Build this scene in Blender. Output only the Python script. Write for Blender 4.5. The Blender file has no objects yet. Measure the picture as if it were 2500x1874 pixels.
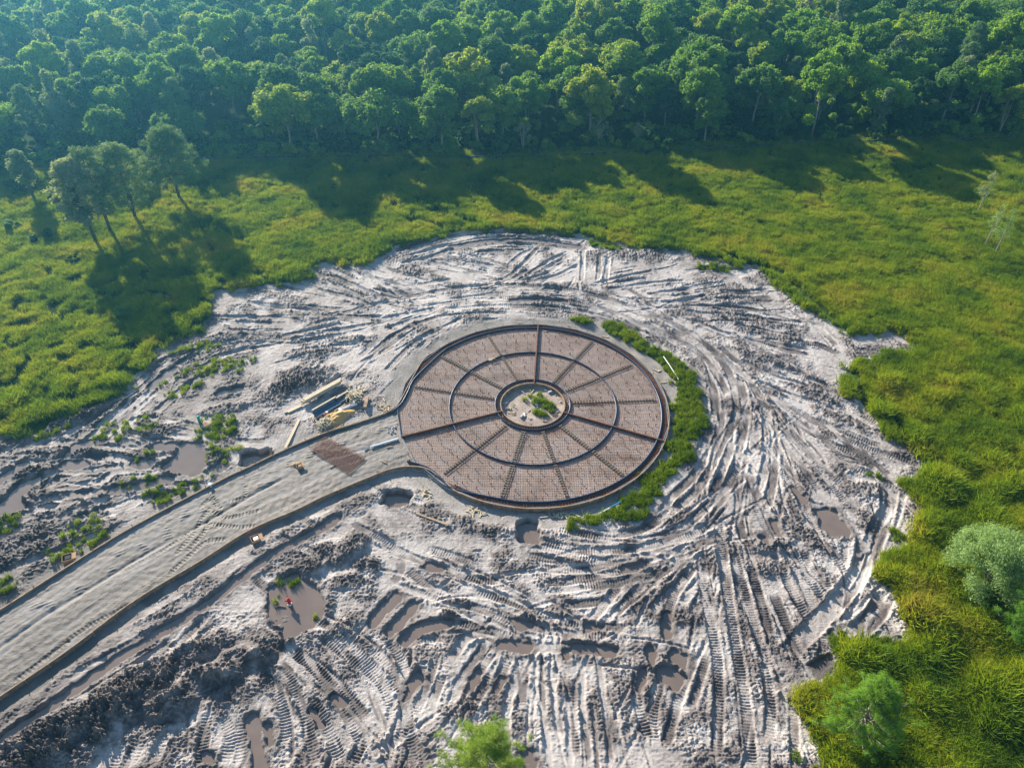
import bpy, math, random
import numpy as np
from mathutils import Vector
PI = math.pi
R = math.radians
# ------------------------------------------------------------------ camera, sky, sun, exposure
S = bpy.context.scene
CH, PITCH, FP, CX, CY = 53.0, R(40.575), 1833.1, 1250.0, 937.0
cam_d = bpy.data.cameras.new('camera'); cam = bpy.data.objects.new('camera', cam_d)
S.collection.objects.link(cam)
cam.location = (0, 0, CH); cam.rotation_euler = (PI/2 - PITCH, 0, 0)
cam_d.sensor_width = 36; cam_d.sensor_fit = 'HORIZONTAL'; cam_d.lens = 36*FP/2500
cam_d.clip_start = 0.5; cam_d.clip_end = 2000
S.camera = cam
SUN_EL, SUN_AZ = R(21.5), math.atan2(0.83, -0.56)          # direction towards the sun
sd = Vector((math.cos(SUN_AZ)*math.cos(SUN_EL), math.sin(SUN_AZ)*math.cos(SUN_EL), math.sin(SUN_EL)))
W = bpy.data.worlds.new('World'); S.world = W; W.use_nodes = True
wn = W.node_tree
sky = wn.nodes.new('ShaderNodeTexSky'); sky.sky_type = 'NISHITA'; sky.sun_disc = False
sky.sun_elevation = SUN_EL; sky.sun_rotation = math.atan2(sd.x, sd.y) % (2*PI)
sky.ozone_density = 3.0; sky.dust_density = 0.6; sky.air_density = 1.2
wn.links.new(sky.outputs[0], wn.nodes['Background'].inputs[0])
wn.nodes['Background'].inputs[1].default_value = 0.08
sl = bpy.data.lights.new('sun', 'SUN'); sl.energy = 5.0; sl.angle = R(0.55); sl.color = (1.0, 0.90, 0.76)
so = bpy.data.objects.new('sun', sl); S.collection.objects.link(so)
so.rotation_euler = (-sd).to_track_quat('-Z', 'Y').to_euler()
so.location = (-60, 90, 80)
S.view_settings.view_transform = 'Standard'; S.view_settings.look = 'None'
S.view_settings.exposure = 1.42; S.view_settings.gamma = 1
S.cycles.max_bounces = 6; S.cycles.volume_bounces = 0; S.cycles.transparent_max_bounces = 8
S.cycles.volume_step_rate = 10; S.cycles.denoising_prefilter = 'ACCURATE'; S.cycles.use_adaptive_sampling = False

# ------------------------------------------------------------------ pixels of the photo -> points on the ground
def G(px, py, z=0.0):
    s, c = math.sin(PITCH), math.cos(PITCH)
    x = (px-CX)/FP; y = (py-CY)/FP
    t = (CH-z)/(s+y*c)
    return (x*t, (c-y*s)*t)
CR = dict(F=(0,0,1.0), A=(0,0,.8848), C=(900,720,2.458), L=(0,850,3.014), M=(600,850,4.144), BL=(0,1250,2.458),
          UL=(0,300,2.764), UR=(1700,300,2.764), Rr=(1800,800,2.763), BR=(1700,1300,2.765), BC=(900,1300,2.765),
          U2=(200,500,3.16), T=(900,530,2.765), TR=(1600,600,3.403), RB=(1500,1000,2.949), P=(740,920,9.217),
          I=(1180,900,9.212), Y=(620,1380,9.212), N=(650,1250,1.5257), K=(550,560,2.309), Q=(0,1000,3.174))
def W2(crop, x, y, z=0.0):
    a, b, s = CR[crop]
    return G(a+x/s, b+y/s, z)
def pts(crop, l, z=0.0):
    return [W2(crop, x, y, z) for x, y in l]
def smooth(pl, step=0.35, closed=False):
    P = np.array(pl, float)
    if len(P) == 2: P = np.array([P[0], (P[0]+P[1])/2, P[1]])
    n = len(P); out = []
    rng = range(n if closed else n-1)
    for i in rng:
        p1, p2 = P[i], P[(i+1) % n]
        p0 = P[(i-1) % n] if closed or i > 0 else 2*p1-p2
        p3 = P[(i+2) % n] if closed or i < n-2 else 2*p2-p1
        m = max(1, int(np.hypot(*(p2-p1))/step))
        t = np.arange(m)[:, None]/m
        out.append(.5*((2*p1)+(-p0+p2)*t+(2*p0-5*p1+4*p2-p3)*t*t+(-p0+3*p1-3*p2+p3)*t**3))
    if not closed: out.append(P[-1:])
    return np.vstack(out)

# ------------------------------------------------------------------ noise
_rs = np.random.RandomState(7)
_perm = _rs.permutation(512); _ga = _rs.uniform(0, 2*PI, 512); _gx = np.cos(_ga); _gy = np.sin(_ga)
def pn(x, y, seed=0):
    x = x+seed*17.31; y = y-seed*9.17
    ix = np.floor(x).astype(np.int64); iy = np.floor(y).astype(np.int64)
    fx = x-ix; fy = y-iy
    u = fx*fx*fx*(fx*(fx*6-15)+10); v = fy*fy*fy*(fy*(fy*6-15)+10)
    def g(a, b):
        h = _perm[(_perm[(ix+a) & 511]+iy+b) & 511]
        return _gx[h]*(fx-a)+_gy[h]*(fy-b)
    a = g(0, 0); b = g(1, 0); c = g(0, 1); d = g(1, 1)
    return 1.4*((a+(b-a)*u)*(1-v)+(c+(d-c)*u)*v)
def sstep(a, b, x):
    t = np.clip((x-a)/(b-a), 0, 1); return t*t*(3-2*t)

# ------------------------------------------------------------------ materials
def mat(name, col, rough=0.8, metal=0.0, spec=0.3):
    m = bpy.data.materials.new(name); m.use_nodes = True
    b = m.node_tree.nodes['Principled BSDF']
    b.inputs['Base Color'].default_value = (*col, 1); b.inputs['Roughness'].default_value = rough
    b.inputs['Metallic'].default_value = metal; b.inputs['Specular IOR Level'].default_value = spec
    return m
def noisy(name, c1, c2, scale=5.0, rough=0.8, metal=0.0, detail=4, bump=0.0, spec=0.3, stretch=None):
    m = mat(name, c1, rough, metal, spec); t = m.node_tree; b = t.nodes['Principled BSDF']
    tc = t.nodes.new('ShaderNodeTexCoord'); n = t.nodes.new('ShaderNodeTexNoise')
    n.inputs['Scale'].default_value = scale; n.inputs['Detail'].default_value = detail
    src = tc.outputs['Object']
    if stretch:
        mp = t.nodes.new('ShaderNodeMapping'); mp.inputs['Scale'].default_value = stretch
        t.links.new(src, mp.inputs[0]); src = mp.outputs[0]
    t.links.new(src, n.inputs['Vector'])
    r = t.nodes.new('ShaderNodeValToRGB'); r.color_ramp.elements[0].position = .32; r.color_ramp.elements[1].position = .68
    r.color_ramp.elements[0].color = (*c1, 1); r.color_ramp.elements[1].color = (*c2, 1)
    t.links.new(n.outputs['Fac'], r.inputs[0]); t.links.new(r.outputs[0], b.inputs['Base Color'])
    if bump:
        bp = t.nodes.new('ShaderNodeBump'); bp.inputs['Strength'].default_value = bump; bp.inputs['Distance'].default_value = .05
        t.links.new(n.outputs['Fac'], bp.inputs['Height']); t.links.new(bp.outputs[0], b.inputs['Normal'])
    return m
def N_(t, typ, **kw):
    n = t.nodes.new(typ)
    for k, v in kw.items(): setattr(n, k, v)
    return n
def ground_mat(name, kind):
    """soil whose colour follows a 'wet' attribute (damp or dry soil) plus noise"""
    m = mat(name, (.5, .5, .5), .9); t = m.node_tree; b = t.nodes['Principled BSDF']
    at = N_(t, 'ShaderNodeAttribute', attribute_name='wet')
    at2 = N_(t, 'ShaderNodeAttribute', attribute_name='tint')
    geo = N_(t, 'ShaderNodeNewGeometry')
    n = N_(t, 'ShaderNodeTexNoise'); n.inputs['Scale'].default_value = 1.6; n.inputs['Detail'].default_value = 9; n.inputs['Roughness'].default_value = .65
    t.links.new(geo.outputs['Position'], n.inputs['Vector'])
    ma = N_(t, 'ShaderNodeMath', operation='MULTIPLY_ADD'); ma.inputs[1].default_value = .9; ma.inputs[2].default_value = -.45
    t.links.new(n.outputs['Fac'], ma.inputs[0])
    ad = N_(t, 'ShaderNodeMath', operation='ADD', use_clamp=True)
    t.links.new(at.outputs['Fac'], ad.inputs[0]); t.links.new(ma.outputs[0], ad.inputs[1])
    r = N_(t, 'ShaderNodeValToRGB'); e = r.color_ramp.elements
    if kind == 'mud':
        cols = [(0, (.50, .455, .42)), (.22, (.375, .335, .31)), (.45, (.215, .185, .172)), (.75, (.098, .083, .08)), (1, (.058, .049, .05))]
    elif kind == 'field':
        cols = [(0, (.05, .075, .014)), (.5, (.035, .06, .014)), (1, (.03, .04, .015))]
    elif kind == 'road':
        cols = [(0, (.26, .24, .225)), (.35, (.185, .168, .152)), (.7, (.115, .10, .087)), (1, (.07, .06, .052))]
    else:
        cols = [(0, (.42, .345, .295)), (.4, (.34, .27, .225)), (.75, (.225, .17, .135)), (1, (.12, .085, .065))]
    while len(e) < len(cols): e.new(.5)
    for i, (p, c) in enumerate(cols): e[i].position = p; e[i].color = (*c, 1)
    t.links.new(ad.outputs[0], r.inputs[0])
    mx = N_(t, 'ShaderNodeMixRGB', blend_type='MIX'); mx.inputs['Color2'].default_value = (.19, .175, .155, 1) if kind == 'mud' else (.40, .32, .22, 1)
    t.links.new(at2.outputs['Fac'], mx.inputs['Fac']); t.links.new(r.outputs[0], mx.inputs['Color1'])
    t.links.new(mx.outputs[0], b.inputs['Base Color'])
    rr = N_(t, 'ShaderNodeMapRange'); rr.inputs['To Min'].default_value = .85; rr.inputs['To Max'].default_value = .5
    t.links.new(ad.outputs[0], rr.inputs['Value']); t.links.new(rr.outputs[0], b.inputs['Roughness'])
    if kind == 'field': rr.inputs['To Min'].default_value = 1; rr.inputs['To Max'].default_value = 1; b.inputs['Specular IOR Level'].default_value = .02
    n2 = N_(t, 'ShaderNodeTexNoise'); n2.inputs['Scale'].default_value = 15; n2.inputs['Detail'].default_value = 5; n2.inputs['Roughness'].default_value = .7
    t.links.new(geo.outputs['Position'], n2.inputs['Vector'])
    bp = N_(t, 'ShaderNodeBump'); bp.inputs['Strength'].default_value = .8 if kind in ('mud', 'field') else .35; bp.inputs['Distance'].default_value = .12
    t.links.new(n2.outputs['Fac'], bp.inputs['Height']); t.links.new(bp.outputs[0], b.inputs['Normal'])
    return m
def leaf_mat(name, cols, trans=.47, posvar=0.0, spec=.25):
    """foliage: colour from a per-object random ramp, varied per leaf and (for grass) over the field"""
    m = bpy.data.materials.new(name); m.use_nodes = True; t = m.node_tree; t.nodes.clear()
    out = N_(t, 'ShaderNodeOutputMaterial')
    oi = N_(t, 'ShaderNodeObjectInfo'); at = N_(t, 'ShaderNodeAttribute', attribute_name='v')
    f = N_(t, 'ShaderNodeMath', operation='MULTIPLY_ADD'); f.inputs[1].default_value = .35; t.links.new(at.outputs['Fac'], f.inputs[0])
    sc = N_(t, 'ShaderNodeMath', operation='MULTIPLY'); sc.inputs[1].default_value = .65 if not posvar else .2
    t.links.new(oi.outputs['Random'], sc.inputs[0])
    src = sc.outputs[0]
    if posvar:
        geo = N_(t, 'ShaderNodeNewGeometry'); n = N_(t, 'ShaderNodeTexNoise'); n.inputs['Scale'].default_value = .16; n.inputs['Detail'].default_value = 5
        t.links.new(geo.outputs['Position'], n.inputs['Vector'])
        a = N_(t, 'ShaderNodeMath', operation='MULTIPLY_ADD'); a.inputs[1].default_value = posvar*1.9; t.links.new(n.outputs['Fac'], a.inputs[0]); t.links.new(src, a.inputs[2])
        a2 = N_(t, 'ShaderNodeMath', operation='SUBTRACT'); a2.inputs[1].default_value = posvar*.72; t.links.new(a.outputs[0], a2.inputs[0]); src = a2.outputs[0]
    t.links.new(src, f.inputs[2])
    r = N_(t, 'ShaderNodeValToRGB'); e = r.color_ramp.elements
    while len(e) < len(cols): e.new(.5)
    for i, c in enumerate(cols): e[i].position = i/(len(cols)-1); e[i].color = (*c, 1)
    t.links.new(f.outputs[0], r.inputs[0])
    d = N_(t, 'ShaderNodeBsdfPrincipled'); d.inputs['Roughness'].default_value = .65; d.inputs['Specular IOR Level'].default_value = spec*.45
    tr = N_(t, 'ShaderNodeBsdfTranslucent'); mx = N_(t, 'ShaderNodeMixShader'); mx.inputs[0].default_value = trans
    hs = N_(t, 'ShaderNodeMixRGB', blend_type='MULTIPLY'); hs.inputs['Fac'].default_value = 1; hs.inputs['Color2'].default_value = (1.5, 1.35, .55, 1)
    t.links.new(r.outputs[0], d.inputs['Base Color']); t.links.new(r.outputs[0], hs.inputs['Color1']); t.links.new(hs.outputs[0], tr.inputs[0])
    t.links.new(d.outputs[0], mx.inputs[1]); t.links.new(tr.outputs[0], mx.inputs[2]); t.links.new(mx.outputs[0], out.inputs[0])
    return m
M = {}
M['mud'] = ground_mat('mud', 'mud'); M['field'] = ground_mat('field_soil', 'field')
M['road'] = ground_mat('road_gravel', 'road'); M['slab'] = ground_mat('slab_gravel', 'slab')
M['water'] = noisy('muddy_water', (.18, .138, .112), (.15, .115, .095), .6, .07, spec=.6)
M['wood'] = noisy('weathered_timber', (.36, .27, .18), (.22, .155, .105), 3, .75)
M['pale_wood'] = noisy('fresh_timber', (.55, .46, .31), (.42, .34, .23), 4, .7)
M['form'] = noisy('form_timber', (.36, .24, .15), (.16, .10, .07), 2.5, .75)
M['rust'] = noisy('rusty_steel', (.22, .085, .045), (.12, .05, .035), 6, .8)
M['divider'] = noisy('divider_timber', (.19, .08, .045), (.10, .045, .03), 3, .8)
M['pipe'] = mat('blue_steel_rail', (.014, .04, .09), .42, .2, .4)
M['basket'] = noisy('basket_steel', (.30, .29, .22), (.20, .19, .14), 8, .7)
M['basket_bed'] = noisy('basket_sand_plate', (.12, .105, .08), (.19, .155, .125), 3, .8)
M['white'] = noisy('white_plastic', (.78, .78, .76), (.66, .67, .68), 5, .45)
M['steel'] = noisy('grey_blue_steel', (.20, .27, .33), (.13, .18, .24), 5, .4, .3)
M['red'] = noisy('red_paint', (.62, .03, .035), (.5, .02, .03), 6, .4)
M['teal'] = mat('teal_plastic', (.03, .30, .24), .5)
M['sand'] = noisy('yellow_sand', (.55, .35, .13), (.42, .26, .11), 3, .95, bump=.4)
M['concrete'] = noisy('grey_concrete', (.50, .47, .44), (.36, .34, .32), 6, .85)
M['orange'] = mat('orange_board', (.36, .21, .11), .8)
M['pinkdisc'] = noisy('cast_manhole', (.46, .27, .20), (.34, .20, .16), 12, .8)
M['black'] = noisy('black_fabric', (.012, .014, .02), (.02, .022, .03), 6, .8)
M['fence_blue'] = noisy('fence_sleeve', (.07, .085, .15), (.045, .055, .10), 5, .6)
M['bark'] = noisy('pale_bark', (.30, .27, .22), (.18, .16, .13), 5, .9)
M['dark_bark'] = noisy('pine_bark', (.09, .065, .05), (.05, .04, .035), 5, .9)
M['leaf'] = leaf_mat('broad_leaf', [(.045, .12, .045), (.065, .155, .035), (.12, .22, .06), (.11, .23, .03), (.17, .29, .035), (.25, .31, .05), (.21, .33, .03)])
M['leaf_bright'] = leaf_mat('bright_leaf', [(.12, .24, .025), (.18, .32, .03), (.27, .38, .035)])
M['leaf_silver'] = leaf_mat('silver_leaf', [(.10, .17, .10), (.17, .24, .15), (.27, .32, .21)])
M['leaf_dark'] = leaf_mat('dark_leaf', [(.022, .065, .03), (.035, .095, .03), (.055, .13, .034)])
M['needle'] = leaf_mat('pine_needle', [(.06, .16, .024), (.12, .25, .026), (.20, .34, .03)], .3)
M['needle_far'] = leaf_mat('distant_needle', [(.08, .16, .07), (.13, .22, .09), (.19, .28, .11)], .35)
M['needle_pale'] = leaf_mat('pale_needle', [(.13, .24, .04), (.20, .31, .05), (.30, .38, .07)], .4)
M['willow'] = leaf_mat('willow_leaf', [(.14, .25, .09), (.20, .32, .12), (.28, .40, .16)], .4)
M['grass'] = leaf_mat('grass_blade', [(.042, .095, .016), (.09, .165, .015), (.15, .235, .016), (.21, .285, .02), (.28, .31, .03), (.28, .24, .06)], .42, posvar=.95, spec=.12)
M['grass2'] = leaf_mat('fresh_grass_blade', [(.06, .12, .014), (.14, .22, .016), (.25, .31, .024)], .4, posvar=.8, spec=.1)

# ------------------------------------------------------------------ object helpers
def link(o, parent=None):
    S.collection.objects.link(o)
    if parent is not None: o.parent = parent
    return o
def mesh_np(name, V, F, mats, parent=None, smooth_=False, attrs=None):
    V = np.asarray(V, np.float32); F = np.asarray(F, np.int32); k = F.shape[1]
    me = bpy.data.meshes.new(name)
    me.vertices.add(len(V)); me.vertices.foreach_set('co', V.ravel())
    me.loops.add(F.size); me.loops.foreach_set('vertex_index', F.ravel())
    me.polygons.add(len(F)); me.polygons.foreach_set('loop_start', np.arange(0, F.size, k, dtype=np.int32))
    me.polygons.foreach_set('loop_total', np.full(len(F), k, np.int32))
    if smooth_: me.polygons.foreach_set('use_smooth', np.ones(len(F), bool))
    me.update(calc_edges=True)
    for an, av in (attrs or {}).items():
        a = me.attributes.new(an, 'FLOAT', 'POINT'); a.data.foreach_set('value', np.asarray(av, np.float32))
    me.materials.append(mats)
    return link(bpy.data.objects.new(name, me), parent)
def tag(o, label=None, cat=None, group=None, kind=None):
    if label: o['label'] = label
    if cat: o['category'] = cat
    if group: o['group'] = group
    if kind: o['kind'] = kind
    return o
def empty(name, loc=(0, 0, 0), rz=0.0):
    o = bpy.data.objects.new(name, None); o.empty_display_size = .3
    o.location = loc; o.rotation_euler = (0, 0, rz)
    return link(o)
class MB:
    def __init__(s): s.v = []; s.f = []
    def add(s, V, F):
        n = len(s.v); s.v += [tuple(map(float, p)) for p in V]; s.f += [tuple(n+i for i in q) for q in F]; return s
    def beam(s, a, b, w, h, up=(0, 0, 1)):
        a = Vector(a); b = Vector(b); d = (b-a).normalized(); u = Vector(up)
        if abs(d.dot(u)) > .98: u = Vector((1, 0, 0))
        sx = d.cross(u).normalized()*w/2; sy = sx.cross(d).normalized()*h/2
        V = [p+i*sx+j*sy for p in (a, b) for i, j in ((-1, -1), (1, -1), (1, 1), (-1, 1))]
        return s.add(V, [(0, 1, 2, 3), (7, 6, 5, 4), (4, 5, 1, 0), (5, 6, 2, 1), (6, 7, 3, 2), (7, 4, 0, 3)])
    def box(s, c, d):
        return s.beam((c[0]-d[0]/2, c[1], c[2]), (c[0]+d[0]/2, c[1], c[2]), d[1], d[2])
    def tube(s, P, rad, n=8, caps=True, closed=False):
        P = [Vector(p) for p in P]; m = len(P); V = []
        rr = rad if hasattr(rad, '__len__') else [rad]*m
        for i, p in enumerate(P):
            a = P[(i-1) % m] if closed else P[max(i-1, 0)]; b = P[(i+1) % m] if closed else P[min(i+1, m-1)]
            d = (b-a).normalized(); u = Vector((0, 0, 1)) if abs(d.z) < .95 else Vector((1, 0, 0))
            x = d.cross(u).normalized(); y = x.cross(d)
            V += [p+rr[i]*(math.cos(2*PI*k/n)*x+math.sin(2*PI*k/n)*y) for k in range(n)]
        F = [(i*n+k, i*n+(k+1) % n, ((i+1) % m)*n+(k+1) % n, ((i+1) % m)*n+k) for i in range(m if closed else m-1) for k in range(n)]
        if caps and not closed: F += [tuple(range(n)), tuple((m-1)*n+k for k in reversed(range(n)))]
        return s.add(V, F)
    def lathe(s, prof, n=16, c=(0, 0, 0)):
        V = [(c[0]+r*math.cos(2*PI*k/n), c[1]+r*math.sin(2*PI*k/n), c[2]+z) for r, z in prof for k in range(n)]
        F = [(i*n+k, i*n+(k+1) % n, (i+1)*n+(k+1) % n, (i+1)*n+k) for i in range(len(prof)-1) for k in range(n)]
        F += [tuple(reversed(range(n))), tuple((len(prof)-1)*n+k for k in range(n))]
        return s.add(V, F)
    def build(s, name, m, parent=None, smooth_=False):
        me = bpy.data.meshes.new(name); me.from_pydata(s.v, [], s.f); me.update()
        me.materials.append(m)
        if smooth_: me.polygons.foreach_set('use_smooth', [True]*len(me.polygons))
        return link(bpy.data.objects.new(name, me), parent)
def copy_tree(o, parent=None):
    c = o.copy(); link(c, parent)
    for ch in [x for x in S.objects if x.parent == o]: copy_tree(ch, c)
    return c
rnd = random.Random(5)

#@TERRAIN
# ------------------------------------------------------------------ terrain grid
CC = (2.171, 58.555); R_FORM, R_RAIL, R_MID, R_HUB, R_ISL = 14.149, 13.416, 8.746, 3.935, 3.37
def grow(a, b, d0, g):
    out = []; x = a; d = d0
    while (b-x)*np.sign(b-a) > 0:
        d *= g; x += d*np.sign(b-a); out.append(x)
    return out
xs = np.array(sorted(grow(-62, -330, .12, 1.10))+list(np.arange(-62, 48, .074))+grow(48, 330, .12, 1.10))
yy = []; y = 20.3
while y < 98: yy.append(y); y += .056+.07*(y-20)/78
ys = np.array(sorted(grow(20.3, -30, .1, 1.15))+yy+grow(98, 420, .15, 1.07))
X, Y = np.meshgrid(xs, ys); ny, nx = X.shape
print('grid', nx, ny, nx*ny)

def window(P, m):
    return (max(np.searchsorted(xs, P[:, 0].min()-m)-1, 0), np.searchsorted(xs, P[:, 0].max()+m)+1,
            max(np.searchsorted(ys, P[:, 1].min()-m)-1, 0), np.searchsorted(ys, P[:, 1].max()+m)+1)
def path_field(P, m):
    """distance (signed by side) and run along a path for the grid points within m of it"""
    i0, i1, j0, j1 = window(P, m)
    x = X[j0:j1, i0:i1]; yv = Y[j0:j1, i0:i1]
    D = np.full(x.shape, 1e9); SG = np.zeros(x.shape); L = np.zeros(x.shape); run = 0.0
    for a, b in zip(P[:-1], P[1:]):
        l = math.hypot(*(b-a))
        if l < 1e-6: continue
        q = np.array([a, b]); a0, a1, b0, b1 = window(q, m)
        a0 -= i0; a1 -= i0; b0 -= j0; b1 -= j0
        a0 = max(a0, 0); b0 = max(b0, 0)
        xx = x[b0:b1, a0:a1]-a[0]; y2 = yv[b0:b1, a0:a1]-a[1]
        ux, uy = (b-a)/l
        t = np.clip(xx*ux+y2*uy, 0, l); dx = xx-t*ux; dy = y2-t*uy; d = np.hypot(dx, dy)
        sub = D[b0:b1, a0:a1]; k = d < sub
        sub[k] = d[k]; SG[b0:b1, a0:a1][k] = np.sign(ux*dy-uy*dx)[k]; L[b0:b1, a0:a1][k] = (run+t)[k]
        run += l
    return (slice(j0, j1), slice(i0, i1)), D, SG, L, run
def poly_sdf(P, m=None):
    """signed distance (inside negative); outside a window of m metres: +1e3"""
    P = np.asarray(P, float)
    if m is None: sl_ = (slice(0, ny), slice(0, nx))
    else:
        i0, i1, j0, j1 = window(P, m); sl_ = (slice(j0, j1), slice(i0, i1))
    x = X[sl_]; yv = Y[sl_]; D = np.full(x.shape, 1e9); ins = np.zeros(x.shape, bool)
    for k in range(len(P)):
        a = P[k]; b = P[(k+1) % len(P)]; e = b-a; l2 = e@e+1e-12
        px = x-a[0]; py = yv-a[1]
        t = np.clip((px*e[0]+py*e[1])/l2, 0, 1)
        np.minimum(D, (px-t*e[0])**2+(py-t*e[1])**2, out=D)
        c = (a[1] > yv) != (b[1] > yv)
        if abs(e[1]) > 1e-9: ins ^= c & (x < e[0]*(yv-a[1])/e[1]+a[0])
    D = np.sqrt(D); D[ins] *= -1
    return sl_, D

# outline of the bare mud
edge = [(-260, 1075)]+[(0,1062),(100,1064),(166,1012),(265,978),(332,916),(398,872),(358,860),(406,842),(485,804),(520,770),(529,740),(516,712),(580,706),(675,696),(770,677),(754,658),(801,633),(865,646),(900,642),(958,608),(1045,584),(1131,564),(1225,561),(1370,568),(1435,577),(1515,599),(1609,608),(1660,606),(1717,623),(1806,656),(1844,650),(1876,676),(1911,709),(1953,750),(2002,764),(2026,791),(2070,811),(2129,811),(2188,806),(2223,835),(2214,856),(2158,856),(2129,873),(2085,882),(2070,905),(2041,932),(2055,967),(2100,982),(2111,1003),(2162,1068),(2209,1079),(2270,1115),(2292,1140),(2260,1165),(2198,1173),(2220,1216),(2252,1241),(2223,1307),(2217,1314),(2156,1354),(2152,1408),(2206,1470),(2239,1553),(2180,1600),(2110,1570),(2062,1575),(2044,1618),(2025,1662),(1950,1698),(1975,1763),(2011,1874),(2060,2000),(-500,2000)]
edgeW = np.array([G(*p) for p in edge])
_, E = poly_sdf(edgeW)
E = E+.45*pn(X/1.7, Y/1.7, 3)+.25*pn(X/.6, Y/.6, 4)+.5*pn(X/5, Y/5, 5)
# patches of grass on the mud: (crop, x, y, rx, ry metres, turn, density)
patches = [('C',1290,155,1.3,.45,-.35,.8),('C',1470,190,1.4,1.0,-.4,1),('C',1560,240,1.6,1.0,-.6,1),('C',1640,300,1.2,.9,-.7,1),('C',1740,350,1.6,1.1,-.6,1),('C',1820,420,1.5,1.2,-.8,.9),
 ('C',1890,500,1.5,1.6,-1,1),('C',1920,590,1.5,1.5,-1.3,.9),('C',1920,680,1.5,1.9,1.5,1),('C',1930,770,1.5,1.8,1.5,1),('C',1900,835,1.3,1.2,1.5,1),('C',1850,900,.9,1.6,1.5,.9),('C',1880,975,1.5,.8,.2,1),('C',1790,1040,1.2,1.0,.6,.9),
 ('C',1700,1100,1.0,1.4,1.0,.9),('C',1690,1160,.9,1.0,1.0,.9),('C',1640,1220,1.2,1.0,.4,.9),('C',1560,1230,1.2,.8,.2,.8),('C',1590,1310,1.7,.7,.1,.8),('C',1470,1310,1.3,.8,.3,.7),('C',1340,1340,1.0,.6,.5,.8),('C',1230,1370,1.1,.6,.6,.7),('C',1150,1410,.6,.4,.6,.5),
 ('L',1570,600,1.9,2.2,.5,1),('L',1640,530,1.6,1.0,.2,1),('L',1690,600,.8,1.2,0,.6),('L',1600,130,2.6,1.6,.5,.75),('L',1800,110,1.6,1.5,.4,.55),('L',1340,305,2.3,.7,.5,.9),('L',1265,230,1.6,.5,.5,.8),('L',1380,150,1.8,.6,.6,.5),
 ('L',1360,1020,1.9,.8,.3,.7),('L',1230,1095,1.4,.6,.5,.8),('L',610,1370,2.2,2.0,.6,.6),('L',500,1490,1.6,.7,.5,.8),('L',720,1390,1.3,.5,.4,.6),('L',20,1290,1.6,.9,.4,.9),('L',375,1500,.6,.5,0,.6),('L',1060,560,1.4,1.8,.6,.4),('L',870,560,2.0,1.4,.6,.3),('L',875,650,.9,.7,0,.8),('L',730,640,.9,.7,0,.5),
 ('L',1150,1050,1.5,.5,.3,.5),('L',1010,970,2.2,.5,.3,.6),('L',1530,920,1.1,.8,.5,.6),('L',1590,790,1.3,1.7,.3,.45),('L',1740,740,.8,.5,0,.5),('L',1070,780,1.3,.7,0,.4),('L',390,610,2.2,.6,.6,.8),('L',260,520,1.6,.5,.6,.6),('L',860,330,2.4,.6,.6,.7),('L',700,300,2.2,.6,.6,.5),
 ('BL',20,440,1.5,1.1,.4,.9),('BL',20,70,1.0,.6,.4,.8),('U2',1010,1080,2.2,.8,.5,.5),('U2',810,1105,2.2,.7,.5,.6),('T',1560,180,1.6,.8,-.2,.45),('T',1640,200,1.4,.8,-.2,.45),('T',1000,75,2.6,.5,0,.6),('TR',500,180,2.5,.8,-.2,.5),
 ('Y',790,360,.9,.45,.3,.45),('Y',860,640,.3,.25,0,.4),('Y',520,650,.3,.3,0,.4),('Y',1360,560,.3,.3,0,.4),('Y',1370,1150,.25,.3,0,.4),('Y',400,780,.25,.25,0,.35),
 ('I',1100,640,.95,.55,-.4,.45),('I',1300,560,.7,.4,0,.45),('I',1350,780,1.0,.7,-.5,.5),('I',1320,960,.95,.5,0,.7),('I',1520,850,.7,.6,0,.6),
 ('Rr',1370,960,1.5,.8,.2,.5),('BR',980,740,1.0,1.1,0,.6),('BR',1080,840,1.3,.6,.1,.9),('BR',1250,760,2.0,.8,0,.35),('BR',660,1490,.5,.5,0,.6),('Rr',960,1000,1.0,.3,-.4,.5),('Rr',1080,1390,.6,.9,.2,.7)]
PATCH = np.zeros(X.shape)
for c, px, py, rx, ry, tr, de in patches:
    cx, cy = W2(c, px, py); m = max(rx, ry)*1.5
    i0, i1, j0, j1 = window(np.array([(cx, cy)]), m); sl_ = (slice(j0, j1), slice(i0, i1))
    x = X[sl_]-cx; yv = Y[sl_]-cy; u = (x*math.cos(tr)+yv*math.sin(tr))/rx; v = (-x*math.sin(tr)+yv*math.cos(tr))/ry
    d = np.hypot(u, v)+.35*pn(X[sl_]/.8, Y[sl_]/.8, 8)
    PATCH[sl_] = np.maximum(PATCH[sl_], de*(1-sstep(.8, 1.05, d)))

# ------------------------------------------------------------------ tracks traced from the photo
TR = []     # (path, half width, depth, cleats, berm)
def T(c, l, w=.36, d=.13, cl=.045, be=.12):
    TR.append((smooth(pts(c, l)), w, d, cl, be))
for l in ([(170,235),(400,165),(700,110),(1000,100),(1400,130),(1640,190)],[(260,262),(500,192),(780,140),(1100,138),(1450,188)],[(330,290),(560,215),(800,180),(1100,180),(1400,215)],[(160,215),(400,150),(640,100),(900,92),(1300,112)]): T('T', l, .4, .2, .0, .2)
for l in ([(800,440),(960,385),(1140,200)],[(990,440),(1200,300),(1340,235)],[(1000,435),(1180,380),(1330,290)],[(1060,430),(1250,390),(1430,310)],[(1440,430),(1450,210)],[(1550,430),(1560,240)],[(1600,430),(1620,250)],
          [(1520,445),(1750,390),(1930,355)],[(1600,480),(1900,440),(2150,420)],[(1870,515),(2250,478)],[(1960,570),(2250,545)],[(1500,440),(1650,530)],[(1700,440),(1860,540),(1950,590)]): T('T', l, .3, .15, .04, .16)
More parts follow.
